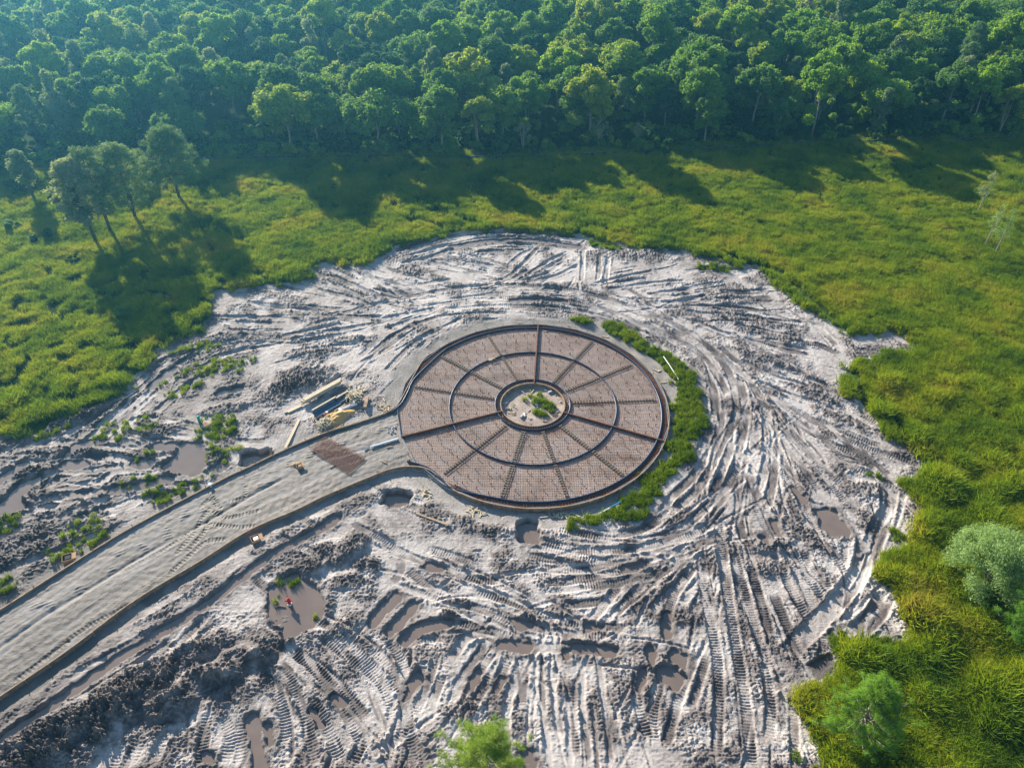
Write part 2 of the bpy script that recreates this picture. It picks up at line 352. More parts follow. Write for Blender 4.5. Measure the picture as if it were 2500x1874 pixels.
for l in ([(-200,650),(300,525),(700,462),(1100,458),(1400,492),(1700,570),(2000,680)],[(300,605),(700,552),(1000,540),(1350,562),(1600,620),(1900,740),(2100,850)],[(500,615),(900,592),(1300,612),(1600,680),(1850,780)],[(0,700),(300,640),(500,600)],
          [(0,400),(180,440),(330,540)],[(0,480),(150,510),(290,590)],[(350,280),(600,340),(800,380)],[(640,250),(850,300),(950,350)],[(640,290),(850,330)],[(100,760),(250,700),(400,660)],[(1000,470),(1200,470),(1380,500)]): T('T', l, .38, .11, .055, .12)
for l in ([(-80,545),(0,575),(200,670),(400,790),(560,950),(640,1110),(680,1300),(690,1530)],[(-80,620),(0,655),(200,765),(350,870),(500,1040),(620,1240)],[(300,690),(450,830),(650,990),(800,1140),(900,1300),(960,1530)],[(420,1080),(490,1200),(500,1450)],[(700,1080),(740,1250),(780,1530)]): T('TR', l, .45, .15, .065, .15)
for l in ([(240,530),(450,560),(620,570)],[(230,488),(620,500),(1000,550)],[(370,650),(700,760),(900,870),(1120,970),(1290,1060)],[(700,930),(950,1060),(1150,1120),(1320,1185)],[(840,1110),(1100,1220),(1350,1300),(1600,1420)],[(880,1180),(1150,1370),(1400,1500)],[(650,570),(900,600),(1250,640)],[(300,600),(500,690),(700,740)],
          [(640,640),(900,700),(1200,760)],[(750,760),(1000,840),(1300,900)],[(1000,990),(1250,1070)],[(0,380),(180,360),(400,320)],[(80,465),(300,430),(450,400)],[(540,380),(700,400),(860,390)],[(1290,620),(1400,700),(1520,830)]): T('TR', l, .33, .2, .03, .18)
for l in ([(180,420),(500,600),(850,750),(980,790)],[(200,430),(550,720),(800,860),(950,970)],[(250,600),(480,880),(750,1180)],[(100,380),(160,480),(260,560)],[(300,560),(600,760),(850,850),(1050,1000)],[(230,650),(300,850),(400,1050)]): T('Rr', l, .35, .15, .055, .13)
for l in ([(870,0),(860,100),(780,220),(700,400),(600,560),(450,700),(200,850),(0,895)],[(955,0),(900,300),(840,500),(700,650),(500,850),(200,985),(0,1010)],[(780,0),(760,130),(690,300),(560,480),(420,620),(330,760)],[(1080,0),(1110,250),(1070,480),(1010,600)],[(1160,150),(1150,450),(1100,700)],[(900,560),(905,800),(960,1000)],[(745,780),(780,1000),(810,1300),(850,1480)],[(1000,540),(1080,700),(1170,900)],
          [(770,880),(500,1050),(200,1300),(0,1460)],[(700,1000),(450,1250),(250,1470)],[(620,1080),(430,1300),(370,1475)],[(860,200),(790,400),(700,620)],[(1020,260),(880,400),(810,560),(700,700)],[(760,790),(600,870),(400,960),(230,1050)],[(940,330),(880,600)],[(700,0),(720,120)],[(640,900),(450,1120),(260,1180),(80,1200)],[(680,1060),(640,1300),(560,1475)]): T('RB', l, .42, .14, .06, .15)
for l in ([(1270,540),(1400,660),(1550,700)],[(1190,420),(1280,540),(1400,760),(1500,880)],[(1180,180),(1400,470),(1500,600)],[(1250,150),(1550,450),(1700,560)],[(1400,100),(1700,380),(1900,480)],[(1500,60),(1750,300),(1950,420)],[(1350,1000),(1500,1300),(1560,1475)],[(1550,1000),(1750,1250)],[(900,1000),(940,1300)]): T('RB', l, .36, .17, .05, .16)
for l in ([(1930,540),(1960,700),(1880,830),(1830,1000),(1750,1230),(1550,1475)],[(2010,560),(1990,700),(1930,860),(1880,1000),(1830,1150)],[(1930,1280),(1860,1475)]): T('RB', l, .5, .25, 0, .25)
for l in ([(2212,60),(1900,200),(1600,275),(1190,340)],[(2212,0),(1800,100),(1350,120)],[(2180,140),(1850,350),(1650,560)],[(1300,480),(1500,465),(1690,440)],[(570,600),(700,625),(830,700),(920,775),(1150,780),(1400,760),(1720,800)],[(620,470),(800,520),(1000,600),(1200,645),(1500,700)],[(700,380),(1000,470),(1200,560),(1500,620),(1750,640)],[(100,60),(300,160),(450,215),(700,310)],
          [(0,590),(100,480),(200,370)],[(100,680),(200,570),(320,470)],[(210,720),(350,620),(560,575)],[(560,1070),(680,900),(800,730)],[(650,1080),(740,950),(830,800)],[(820,1100),(890,960),(960,800)],[(700,1170),(840,930)],[(1480,820),(1500,920)],[(2212,180),(2050,450),(2000,680)],[(1420,350),(1700,330),(1900,260)],
          [(2000,1450),(2100,1100),(2212,800)],[(1820,900),(1820,1150),(1900,1400)],[(0,760),(150,900),(250,1150),(300,1587)],[(130,700),(230,900),(200,1050)],[(380,850),(330,1000),(240,1150),(300,1400),(420,1587)],[(100,1587),(200,1300),(260,1150)],[(0,1500),(200,1380),(260,1250)],
          [(500,200),(700,300),(900,320)],[(400,100),(600,160),(700,200)],[(1250,160),(1400,230),(1700,160)],[(1150,230),(1350,240),(1550,215)],[(260,230),(400,350),(560,410)],[(1500,580),(1600,470),(1700,330)],[(950,1100),(1050,900)],[(500,950),(420,1150)]): T('BC', l, .38, .17, .06, .17)
for l in ([(1090,1000),(1090,1200)],[(1240,880),(1250,1100),(1290,1400)],[(1330,1080),(1370,1587)],[(1550,850),(1600,1200),(1640,1587)],[(1440,900),(1450,1200),(1500,1587)],[(1170,950),(1180,1200),(1230,1587)]): T('BC', l, .22, .12, .0, .10)
for l in ([(150,50),(200,300),(260,700),(330,1100),(360,1400),(380,1587)],[(30,150),(80,500),(150,900),(140,1500)],[(360,200),(450,500),(500,700)],[(520,400),(650,700),(740,900)],[(250,100),(330,400),(420,700),(520,950)],[(640,100),(850,420),(960,470)],[(560,200),(700,480),(840,620)],[(0,60),(90,20),(160,0)],[(450,850),(500,1100),(500,1400)],[(620,980),(480,1060)]): T('BR', l, .42, .16, .06, .16)
for l in ([(1150,30),(1110,250),(1000,400),(860,560),(690,730),(620,830)],[(1290,400),(1200,560),(1060,680)],[(960,860),(860,900),(760,960)]): T('BR', l, .75, .28, 0, .28)
for l in ([(1750,820),(1900,950),(2050,1150),(2212,1450)],[(1850,1100),(1950,1250),(2050,1500)],[(1680,900),(1800,1100),(1850,1300),(1900,1534)],[(1250,1180),(1220,1350),(1200,1534)],[(1330,1200),(1380,1350),(1330,1534)],[(1000,1300),(900,1534)],[(1600,950),(1700,1150),(1720,1400)],[(1800,840),(2000,1000),(2212,1250)],[(2212,1300),(2100,1534)],[(720,890),(850,830)],[(900,920),(930,880)],[(1450,1200),(1440,1534)]): T('BL', l, .42, .12, .06, .13)
for l in ([(950,20),(1100,60),(1300,100)],[(1000,120),(1250,180),(1450,230)]): T('N', l, .35, .14, .05, .15)
for l in ([(100,400),(350,440),(570,460)],[(590,250),(800,340),(1000,400)],[(500,330),(700,380),(850,440)],[(780,230),(900,310),(1060,380)],[(600,480),(850,490),(900,480)],[(0,490),(320,490)],[(0,530),(120,535)],[(180,630),(450,570),(650,530)],[(420,630),(700,580)],[(920,550),(1080,490)],[(350,690),(700,640)],[(760,750),(950,650)],[(0,560),(300,580)],[(820,700),(940,600),(1100,520),(1270,470)],[(900,800),(1060,640),(1200,560)],[(0,620),(300,600)]): T('K', l, .36, .15, .05, .15)
for l in ([(420,870),(700,620),(1000,380),(1300,120),(1500,20)],[(450,650),(700,500),(1000,250),(1200,90),(1400,10)],[(350,620),(600,440),(900,220)],[(680,600),(850,470),(1080,260)],[(300,800),(600,780),(900,810),(1060,830)],[(500,780),(700,720),(1000,740)],[(0,830),(200,830),(420,860)],[(200,680),(500,690),(700,710)],[(920,610),(1070,660),(1230,690)],[(1050,650),(1300,690)],[(0,760),(200,640)],[(0,960),(150,860)],[(0,1180),(150,1040),(310,910)],[(200,1140),(450,1080),(700,1050),(900,1010)],
          [(230,1000),(400,900),(600,890)],[(0,720),(120,650),(250,640)],[(700,1010),(850,900),(1100,870)],[(450,1230),(650,1150),(850,1080)],[(0,1120),(90,1060)],[(100,780),(280,800)],[(850,560),(980,430)],[(200,1180),(450,1160)],[(600,900),(900,860),(1150,860)]): T('L', l, .45, .26, .0, .26)
for l in ([(950,1060),(1150,980),(1400,930),(1560,930)],[(820,1050),(1000,1000),(1250,945)]): T('L', l, .5, .2, 0, .25)
n_traced = len(TR)
# more of the same, following the direction of the nearest traced track
allP = np.vstack([t[0][1:] for t in TR]); allT = np.vstack([np.diff(t[0], axis=0) for t in TR]); allT /= np.linalg.norm(allT, axis=1)[:, None]+1e-9
rs = np.random.RandomState(11)
EX = []
tries = 0
while len(EX) < 210 and tries < 5000:
    tries += 1
    p = np.array([rs.uniform(-60, 46), rs.uniform(20, 96)])
    d2 = ((allP-p)**2).sum(1); k = np.argmin(d2)
    if d2[k] > 30 or d2[k] < .35: continue
    j = min(np.searchsorted(ys, p[1]), ny-1); i = min(np.searchsorted(xs, p[0]), nx-1)
    if E[j, i] > -.5 or math.hypot(p[0]-CC[0], p[1]-CC[1]) < 15.5: continue
    path = [p]; sgn = rs.choice([-1, 1]); dirv = allT[k]*sgn; ln = rs.uniform(2.5, 9)
    for q in range(int(ln/.5)):
        d2 = ((allP-p)**2).sum(1); idx = np.argpartition(d2, 8)[:8]; wv = 1/(d2[idx]+.3)
        tt = allT[idx]*np.sign(allT[idx]@dirv)[:, None]; v = (tt*wv[:, None]).sum(0); v /= np.linalg.norm(v)+1e-9
        dirv = .75*dirv+.25*v; dirv /= np.linalg.norm(dirv); p = p+dirv*.5; path.append(p)
    left = path[0][0] < -28
    EX.append((np.array(path), rs.uniform(.26, .42), rs.uniform(.05, .16), 0 if left and path[0][1] < 75 else rs.uniform(.02, .06), rs.uniform(.05, .17)))

# road outline (gravel between the two form boards)
up_board = pts('L', [(-260,1850),(0,1692),(380,1640)][:0])+pts('BL', [(-420,800),(-200,690),(0,590),(400,335),(800,90)])+pts('M', [(-220,1325),(0,1222),(400,1030),(800,862),(1100,768),(1400,668),(1500,608),(1560,540)])
up_arc0 = W2('M', 1700, 200); lo_arc0 = W2('C', 480, 1115)
lo_board = pts('BL', [(-420,1380),(-200,1250),(0,1110),(400,838),(800,540),(1200,297),(1500,110)])+pts('M', [(520,1635),(800,1498),(1200,1330),(1450,1232),(1650,1200),(1850,1232),(2050,1385)])
aU = math.atan2(up_arc0[1]-CC[1], up_arc0[0]-CC[0]); aL = math.atan2(lo_arc0[1]-CC[1], lo_arc0[0]-CC[0])
if aL < 0: aL += 2*PI
if aU < 0: aU += 2*PI
arc = [aU-(aU+2*PI-aL)*k/120 for k in range(121)] if aL > aU else [aU-(aU-aL)*k/120 for k in range(121)]
ringp = [(CC[0]+R_FORM*math.cos(a), CC[1]+R_FORM*math.sin(a)) for a in arc]
form_path = smooth(up_board+ringp[2:-2:4]+lo_board[::-1], .4)
_, RD = poly_sdf(np.array(smooth(up_board, 1.0).tolist()+smooth(lo_board, 1.0)[::-1].tolist()))
RC = np.hypot(X-CC[0], Y-CC[1])
inside_ring = RC < R_FORM
ROAD = (RD < 0) & ~inside_ring

# ------------------------------------------------------------------ heights and dampness
big = pn(X/9, Y/9, 1); mid = pn(X/3.1, Y/3.1, 2)
ca, sa = math.cos(.5), math.sin(.5)
b1 = np.abs(pn(X/.75, Y/.75, 21)); b2 = np.abs(pn(X/.36, Y/.36, 22)); b3 = np.abs(pn((X*ca+Y*sa)/1.5, (Y*ca-X*sa)/1.1, 23))
b4 = np.abs(pn(X/.2+3, Y/.2, 24))
b5 = np.abs(pn(X/.13+3, Y/.13, 25))
clod = .08*b1+.12*b2+.05*b3+.11*b4+.06*b5
rough = sstep(-.30, .45, pn(X/4.5, Y/4.5, 31)+.6*pn(X/1.6, Y/1.6, 32))
lowleft = sstep(-22, -40, X)*sstep(82, 70, Y)
H = -.16+.07*big+.04*mid+clod*(.40+1.05*rough)-.03
soft = H*0-.16+.07*big+.04*mid
WET = .16+.42*rough*sstep(.0, .35, pn(X/2.2, Y/2.2, 41)+.35)+.25*mid+.22*big+.36*lowleft
# dark patches of turned-over clods, a few also deepening the mounds' shade: crop, x, y, rx, ry, height, turn, damp
def blob(c, px, py, rx, ry, h, tr=0., damp=.9, cl=1.6):
    global H, WET
    cx, cy = W2(c, px, py); m = max(rx, ry)*1.9
    i0, i1, j0, j1 = window(np.array([(cx, cy)]), m); s_ = (slice(j0, j1), slice(i0, i1))
    x = X[s_]-cx; yv = Y[s_]-cy; u = (x*math.cos(tr)+yv*math.sin(tr))/rx; v = (-x*math.sin(tr)+yv*math.cos(tr))/ry
    d = np.hypot(u, v)+.3*pn(X[s_]/1.3, Y[s_]/1.3, 9)
    k = 1-sstep(.45, 1.15, d)
    H[s_] += k*(.32*h*(.7+.8*np.abs(pn(X[s_]/1.6, Y[s_]/1.6, 12)))+cl*clod[s_]*.75)
    if h >= .8: k = np.maximum(k, 1-sstep(1.2, 1.6, d))  # tall mounds: damp colour spread wider, darkening the ground in their shadow
    WET[s_] = np.maximum(WET[s_], k*(damp*.72)*(.7+.9*b2[s_]+.5*pn(X[s_]/.9, Y[s_]/.9, 13)))
def stamp(P, w, dep, cl, be):
    s_, D, SG, L, run = path_field(P, w+.75)
    if D.size == 0: return
    x = X[s_]; yv = Y[s_]
    fade = sstep(0, .8, L)*sstep(0, .8, run-L); dn = D+.06*pn(x/.5, yv/.5, 51)
    m = (1-sstep(w-.08, w+.07, dn))*fade; dep = dep*.62; be = be*.8*(.25+.75*sstep(-.3, .35, pn(x/1.3, yv/1.3, 56)))
    h = H[s_]; tgt = soft[s_]-dep*.88+1.05*cl*(.35+.65*sstep(-.25, .25, pn(x/2.2, yv/2.2, 57)))*np.sin(L*2*PI/.235+.5*np.sin(L*.7)+1.2*(D/w)**2)+.3*(h-soft[s_])
    bm = be*np.exp(-((dn-w-.14)/.13)**2)*fade*(.45+.9*np.abs(pn(x/.5, yv/.5, 52))+.5*pn(x/1.7, yv/1.7, 53))*.6
    H[s_] = h*(1-m)+tgt*m+bm*(.6+1.2*b2[s_]+1.2*b4[s_])
    wv = WET[s_]; WET[s_] = wv*(1-m)+m*(.14+.55*sstep(-.2, .5, pn(x/3.5+P[0][0], yv/3.5, 54)+dep*.9)+.3*big[s_])+bm*.35
    return
FINE = []
for q in range(640):
    k = rs.randint(len(allP)); p = allP[k]+rs.normal(size=2)*.9; dirv = allT[k]*rs.choice([-1, 1]); ang = rs.normal()*.07; cur = rs.normal()*.03; path = [p]
    for j in range(int(rs.uniform(4, 16))):
        c_, s2 = math.cos(ang), math.sin(ang); dirv = np.array([dirv[0]*c_-dirv[1]*s2, dirv[0]*s2+dirv[1]*c_]); ang = cur; p = p+dirv*.5; path.append(p)
    FINE.append((np.array(path), rs.uniform(.07, .16), rs.uniform(.06, .14), 0, rs.uniform(.04, .10)))
for t in EX: stamp(*t)
for t in TR: stamp(*t)
for t in FINE: stamp(*t)
for a in [('BL',1400,900,2.8,1.5,1.5,.6),('BL',1150,1030,2.6,1.4,1.1,.5),('BL',1000,1160,2.3,1.3,1.1,.5),('BL',1570,860,1.1,.8,1.1,.3),('BL',820,1130,3.2,1.7,.45,.6),('BL',600,1230,3.0,1.6,.35,.6),('BL',350,1330,3.2,1.7,.35,.6),('BL',130,1440,3,1.8,.3,.6),('BL',720,1010,3,1.0,.2,.6),('BL',1150,850,3,1.2,.3,.6,.7),('BL',200,1530,3,1.2,.3,.6),('BL',480,1450,2.6,1.1,.25,.5,.7),('BL',420,1260,6,2.2,.1,.62,.85),('BL',510,1370,2.6,1.3,.1,.6,.95),('BL',1380,1072,2.2,1.1,.05,.6,.95),('BL',900,1290,2.2,1.0,.05,.6,.9),('BL',1620,960,1.0,1.0,.05,0,.8),('BL',900,1000,6,2.0,.1,.62,.85),('BL',150,1420,5,2.0,.1,.62,.85),('BL',1250,780,3,1.3,.1,.5,.75),('BL',1750,480,.4,1.6,.05,0,.8),('BL',1960,560,.7,1.8,.1,0,.8),('BL',1650,760,1.6,.8,.1,0,.8),
          ('BL',1990,250,2.8,1.7,.55,.2),('BL',2120,200,1.6,1.3,.75,.1),('BL',1850,330,2.2,.8,.3,.3),('BL',2100,400,2.2,1.0,.3,0,.8),('BL',1700,560,.1,.1,0),('BL',2060,690,1.8,.9,.25,.3,.8),('BL',1640,590,1.0,1.2,.15,.3,.7),('BL',1880,740,1.6,.8,.3,.3,.5),
          ('K',520,680,4.0,1.2,.12,.2,.8),('K',450,820,4.2,2.2,.08,.3,.55),('K',120,600,4.5,1.4,.1,.1,.7),('K',700,610,2.5,.8,.08,.2,.6),('K',1050,220,2.2,1.6,.1,0,.7),('M',300,450,4.0,2.0,.08,.4,.55),('M',600,330,4.0,1.6,.08,.4,.5),
          ('L',300,880,3,1,.25,.3,.95),('L',350,760,4,1.1,.25,.1,.95),('L',600,760,3,.7,.2,.2,.95),('L',250,1100,3,.9,.2,.3,.9),('L',500,1180,3,.8,.15,.3,.8),('L',280,1340,3,1.2,.1,.4,.8),('L',130,1500,2.5,1.6,.1,.4,.8),('L',1200,590,3,.9,.15,.4,.8),('L',1650,440,3,.9,.15,.2,.7),('L',650,1230,2,1.1,.15,.3,.8),('L',800,1300,1.4,1.2,.2,.3,.8),('L',60,700,3,.8,.15,.5,.9),
          ('L',600,480,5,.8,.1,.7,.85),('L',850,280,4.5,.8,.1,.7,.8),('L',1150,100,4.5,.8,.1,.7,.8),('L',450,560,4,.8,.1,.6,.85),('L',800,420,4.5,.5,.1,.7,.85),('U2',1050,1020,3.5,1.1,.1,.3,.75),('L',1200,830,3,.7,.1,.2,.8),('L',1560,760,1.6,1.4,.1,.2,.8),
          ('TR',780,600,6,1.3,.05,-.35,.75),('TR',1000,740,6,1.0,.05,-.4,.7),('TR',900,920,5,.8,.08,-.5,.8),('TR',650,440,4,1.1,.05,0,.6),('TR',1350,1240,4,1.1,.12,-.6,.75),('TR',1150,1020,4,.7,.05,-.6,.6),
          ('RB',1700,80,5,1.1,.1,-.7,.8),('RB',1350,880,3.0,1.0,0,-.9,.9,.5),('RB',1850,830,1.4,2.0,0,0,.9,.3),('RB',1800,560,2.2,1.2,.15,0,.7),('RB',1170,990,1.8,.9,.5,0,.8),('RB',1000,970,1.4,1.0,.1,0,.8),('RB',1150,1130,2.5,1.2,.05,0,.7),('RB',650,940,2.4,.6,0,.5,.9,.3),('RB',630,590,1.6,.5,0,.8,.9,.3),('RB',680,1100,1.4,1.6,0,.9,.9,.3),
          ('RB',180,1250,2.2,.7,0,.7,.8,.3),('BR',420,740,.6,1.3,0,.2,.8,.3),('BR',540,1180,.7,1.6,0,0,.8,.4),('BR',1030,470,.5,1.1,0,-.6,.9,.2),('BR',580,60,1.2,.6,.4,0,.7),
          ('BC',540,540,.9,.5,.4,0,.8),('BC',1860,420,1.5,.5,0,.6,.9,.3),('BC',1800,330,1.5,.5,0,.6,.9,.3),('BC',1980,850,1.2,.5,.2,0,.8),('BC',620,1180,2.0,1.0,.05,.3,.7),('BC',1090,560,1.4,.9,.05,0,.6),('BC',0,200,1.5,1.2,.5,0,.9),('BC',1220,330,1.6,.9,0,0,.5),
          ('T',980,210,1.6,.3,.2,0,.95),('T',1180,520,2,.35,.15,0,.7),('T',1800,240,4,1.3,.05,0,.6),('T',1550,320,.8,2.5,0,.1,.6,.5),('C',1180,1320,1.3,.8,.1,.3,.4),('C',750,1350,4,1.6,.05,0,.35),('C',350,1180,2.2,.9,.05,0,.3)]:
    blob(*a)
# smooth gravel skirt around the ring
sk = sstep(17.0, 15.3, RC+.5*pn(X/1.5, Y/1.5, 61))
skn = sk*sstep(-6, 2, Y-CC[1]); TINT = np.clip(sk*.95, 0, 1)*(.55+.45*sstep(-4, 4, Y-CC[1]))*(.8+.5*pn(X/1.3,Y/1.3,77))
H = H*(1-sk)+sk*(-.30-.08*sstep(0, -10, Y-CC[1])+.12*sstep(14.2, 16.5, RC)+.05*mid+.03*b2)
WET = WET*(1-.8*sk)+sk*.15
# sandy verges of the road
vs, VD, VSG, VL, _ = path_field(smooth(up_board, .8), 2.2)
k = (1-sstep(.6, 1.8, VD+.5*pn(X[vs]/1.2, Y[vs]/1.2, 62)))*(RC[vs] > 15)
H[vs] = H[vs]*(1-k)+k*(-.2+.05*b2[vs]); TINT[vs] = np.maximum(TINT[vs], k*.6)
vs, VD, VSG, VL, _ = path_field(smooth(lo_board, .8), 2.2)
k = (1-sstep(.8, 1.8, VD+.4*pn(X[vs]/1.2, Y[vs]/1.2, 63)))
H[vs] = H[vs]*(1-k)+k*(-.32+.06*b2[vs]); TINT[vs] = np.maximum(TINT[vs], k*.55)
# field
fe = sstep(-.15, .55, E)
H = H*(1-fe)+fe*(.02+.12*big+.08*mid+.12*b1+.10*b3)
WET = WET*(1-fe)+fe*(.5+.5*mid)
# wheel ruts in the field
for c, l in (('Rr',[(880,200),(940,340),(1000,540),(1090,680),(1140,770)]),('Rr',[(770,300),(840,470),(860,560)]),('T',[(1520,60),(1400,100)]),('F',[(960,500),(1010,530),(1080,560)]),('F',[(1010,480),(1090,520),(1160,545)]),('TR',[(930,180),(1100,300),(1300,470),(1500,620)]),('UR',[(180,880),(400,960),(560,1020),(760,1180),(900,1300),(1000,1390)])):
    s_, D, SG, L, run = path_field(smooth(pts(c, l)), 1.0)
    H[s_] -= .2*(1-sstep(.2, .5, D)); PATCH[s_] -= 5*(1-sstep(.3, .6, D+.15*pn(X[s_]/.5, Y[s_]/.5)))
# puddles
WZ = -.30
pud = []
def SP(c, l, w): pud.append(('s', smooth(pts(c, l), .5), w))
def PP(c, l): pud.append(('p', np.array(pts(c, l)), 0))
for l, w in (([(40,1352),(0,1372)],.5),): pass
SP('BL', [(-60,1420),(60,1325),(200,1225),(600,945),(1000,690),(1300,500),(1500,340),(1700,210),(1880,110),(2010,25)], .38)
SP('N', [(215,50),(262,20)], .4)
PP('Y', [(600,250),(700,170),(950,130),(1050,220),(1200,370),(1450,470),(1500,650),(1600,900),(1620,980),(1520,1100),(1430,1230),(1300,1350),(1150,1420),(880,1560),(720,1658),(600,1640),(600,1450),(450,1350),(430,1200),(350,1050),(260,900),(300,700),(270,500),(450,420),(580,370)])
PP('RB', [(1270,540),(1320,560),(1400,650),(1385,670),(1340,650)]); PP('RB', [(1450,710),(1600,715),(1650,790),(1710,870),(1690,910),(1560,885),(1490,820)]); SP('RB', [(1150,800),(1180,860)], .3); SP('RB', [(1070,910),(1100,965)], .25); SP('RB', [(80,1140),(210,1110)], .35)
SP('BC', [(30,600),(110,500),(185,430)], .45); SP('BC', [(150,660),(220,580),(300,490)], .42); SP('BC', [(250,712),(330,650),(420,620),(530,600)], .45)
PP('BC', [(960,575),(1120,580),(1115,640),(1000,645)]); SP('BC', [(900,740),(980,765),(1060,765)], .4); SP('BC', [(1400,765),(1520,780),(1650,795)], .4); SP('BC', [(2020,560),(2010,670)], .4)
PP('BC', [(1840,890),(1885,900),(1870,980),(1835,1100),(1810,1050)]); PP('BC', [(1930,890),(2060,880),(2140,960),(2100,1070),(2065,1050),(2040,990),(1960,990)]); PP('BC', [(330,930),(375,960),(300,1090),(240,1120),(270,1010)])
PP('BC', [(730,890),(765,930),(700,1070),(655,1060)]); PP('BC', [(890,970),(925,990),(880,1090),(835,1080)]); SP('BC', [(400,215),(480,240)], .3); SP('BC', [(1470,630),(1560,635)], .25); SP('BC', [(2070,800),(2060,850)], .35); SP('BC', [(1330,800),(1340,830)], .2); SP('BC', [(1050,1480),(1090,1550)], .35); SP('BC', [(1900,770),(1920,870)], .25); SP('BC', [(2130,830),(2120,890)], .3)
SP('BL', [(1510,1230),(1530,1380),(1560,1560)], .42); PP('BL', [(1860,1185),(1890,1190),(1935,1270),(1900,1285)]); PP('BL', [(1225,1440),(1280,1450),(1275,1500),(1220,1480)]); SP('BL', [(2010,1110),(2065,1135)], .3); SP('BL', [(1610,1280),(1615,1380)], .25)
PP('C', [(115,1185),(205,1175),(215,1240),(170,1265),(125,1255)]); PP('C', [(905,1400),(995,1395),(1030,1465),(990,1490),(930,1470)])
PP('L', [(1170,860),(1290,780),(1300,690),(1480,680),(1510,740),(1515,810),(1480,900),(1400,930),(1250,905)]); PP('L', [(1540,880),(1560,850),(1640,800),(1680,850),(1630,910),(1570,915)]); PP('L', [(1800,795),(1870,762),(1965,775),(1930,810),(1870,835)])
PP('L', [(430,860),(480,820),(600,805),(645,840),(560,880),(480,885)]); SP('L', [(1010,835),(1080,835)], .6); SP('L', [(840,1035),(1000,1000),(1230,950)], .55); PP('L', [(-120,1240),(0,1110),(110,1010),(200,950),(300,905),(310,930),(230,1010),(160,1090),(180,1160),(60,1215)])
SP('L', [(-60,1000),(60,920),(150,855)], .6); SP('L', [(1130,260),(1190,200),(1270,150)], .55); SP('L', [(1620,320),(1690,310),(1750,290)], .5); SP('L', [(1170,1090),(1280,1050)], .4); SP('L', [(1150,710),(1260,715)], .5); SP('L', [(490,770),(560,710),(640,690)], .5); SP('L', [(0,1370),(90,1330)], .6)
SP('T', [(640,180),(750,160),(900,152),(1060,146),(1200,160),(1420,195)], .42); SP('T', [(980,552),(1150,548),(1330,562)], .38); SP('T', [(1200,472),(1290,484)], .25); SP('T', [(760,225),(900,220)], .3); SP('T', [(560,190),(700,175)], .3)
water_objs = []
jit = .28*pn(X/1.1, Y/1.1, 71)+.14*pn(X/.42, Y/.42, 72)
PF = []
for kind, P, w in pud:
    if kind == 's':
        s_, D, SG, L, run = path_field(P, w+2.2); D = D-w
    else:
        s_, D = poly_sdf(P, 2.4)
    dj = D+.03+jit[s_]*(1. if kind == 'p' else .75); PF.append((s_, dj))
    h = H[s_]; rim = (1-sstep(.2, .9, dj))*sstep(-.05, .3, dj)
    H[s_] = np.where(dj < 2, np.maximum(h, WZ+.045+.04*b2[s_]), h)+rim*(.03+.07*b1[s_])
for s_, dj in PF:
    k = 1-sstep(-.05, .22, dj); low = np.minimum(H[s_], WZ-.07-.12*sstep(0, -.5, dj))
    H[s_] = H[s_]*(1-k)+low*k
    WET[s_] = np.maximum(WET[s_], (1-sstep(0, 1.1, dj))*.62)
DEEP = [('C',165,1205,1.5,1.1),('C',958,1405,1.15,1.55),('L',1880,795,1.75,1.3)]
blob('Y', 650, 1130, .95, .55, .45, -.2, .8, .8); blob('Y', 590, 1330, .3, .3, .5, 0, .8, .5); blob('BC', 620, 460, 1.0, .5, .25)
# road surface: graded gravel with wheel marks running along it
mid_l = smooth([((a[0]+b[0])/2, (a[1]+b[1])/2) for a, b in zip(smooth(up_board[:-1], 3.)[np.linspace(0, len(smooth(up_board[:-1], 3.))-1, 14).astype(int)], smooth(lo_board[:-2], 3.)[np.linspace(0, len(smooth(lo_board[:-2], 3.))-1, 14).astype(int)])], .8)
rsl, D, SG, L, run = path_field(mid_l, 6.5)
lat = np.zeros(X.shape); lon = np.zeros(X.shape); lat[rsl] = (D*SG); lon[rsl] = L
streak = pn(lat*2.2, lon/7, 81)+.6*pn(lat*5, lon/4, 82)
rh = -.07+.016*streak+.03*pn(X/.5, Y/.5, 83)+.03*b4+.05*pn(lat/1.5, lon/12, 84)-.10*np.exp(-((lat-.3-.6*pn(lon/9, lon*0, 85))/.22)**2)*sstep(-.5, .1, pn(lon/6, lon*0+3, 86))
heap = sstep(.15, .5, pn(lat/1.3, lon/1.1, 87))*np.exp(-((lat-1.6)/1.2)**2)
rh = rh+.07*heap*np.abs(np.sin(lat*9+lon*3))
rw = .33+.85*streak+.35*pn(X/.7, Y/.7, 90)+.25*pn(X/2.5, Y/2.5, 88)+.35*sstep(1, -2.5, lat)
H[ROAD] = rh[ROAD]; WET[ROAD] = rw[ROAD]; TINT[ROAD] = 0
for c, l in (('L',[(1300,1500),(1430,1350),(1480,1250),(1540,1180)]),('L',[(1380,1480),(1500,1350),(1530,1270)]),('L',[(1560,1190),(1680,1240),(1900,1190)]),('L',[(1560,1290),(1750,1310),(1880,1300)]),('L',[(1250,1650),(1500,1430),(1640,1400)]),('L',[(900,1640),(1200,1480),(1400,1350)]),('L',[(1700,1120),(1790,1090),(1810,1020)]),('L',[(1480,1160),(1540,1110),(1620,1170)]),('L',[(1560,1080),(1600,1150)]),('BL',[(250,880),(500,700),(760,560)]),('BL',[(100,1000),(400,780)])):
    s_, D, SG, L, run = path_field(smooth(pts(c, l), .3), .6)
    k = (1-sstep(.16, .24, D))*ROAD[s_]
    H[s_] += k*(-.03+.03*np.sin(L*2*PI/.3)); WET[s_] += k*.5
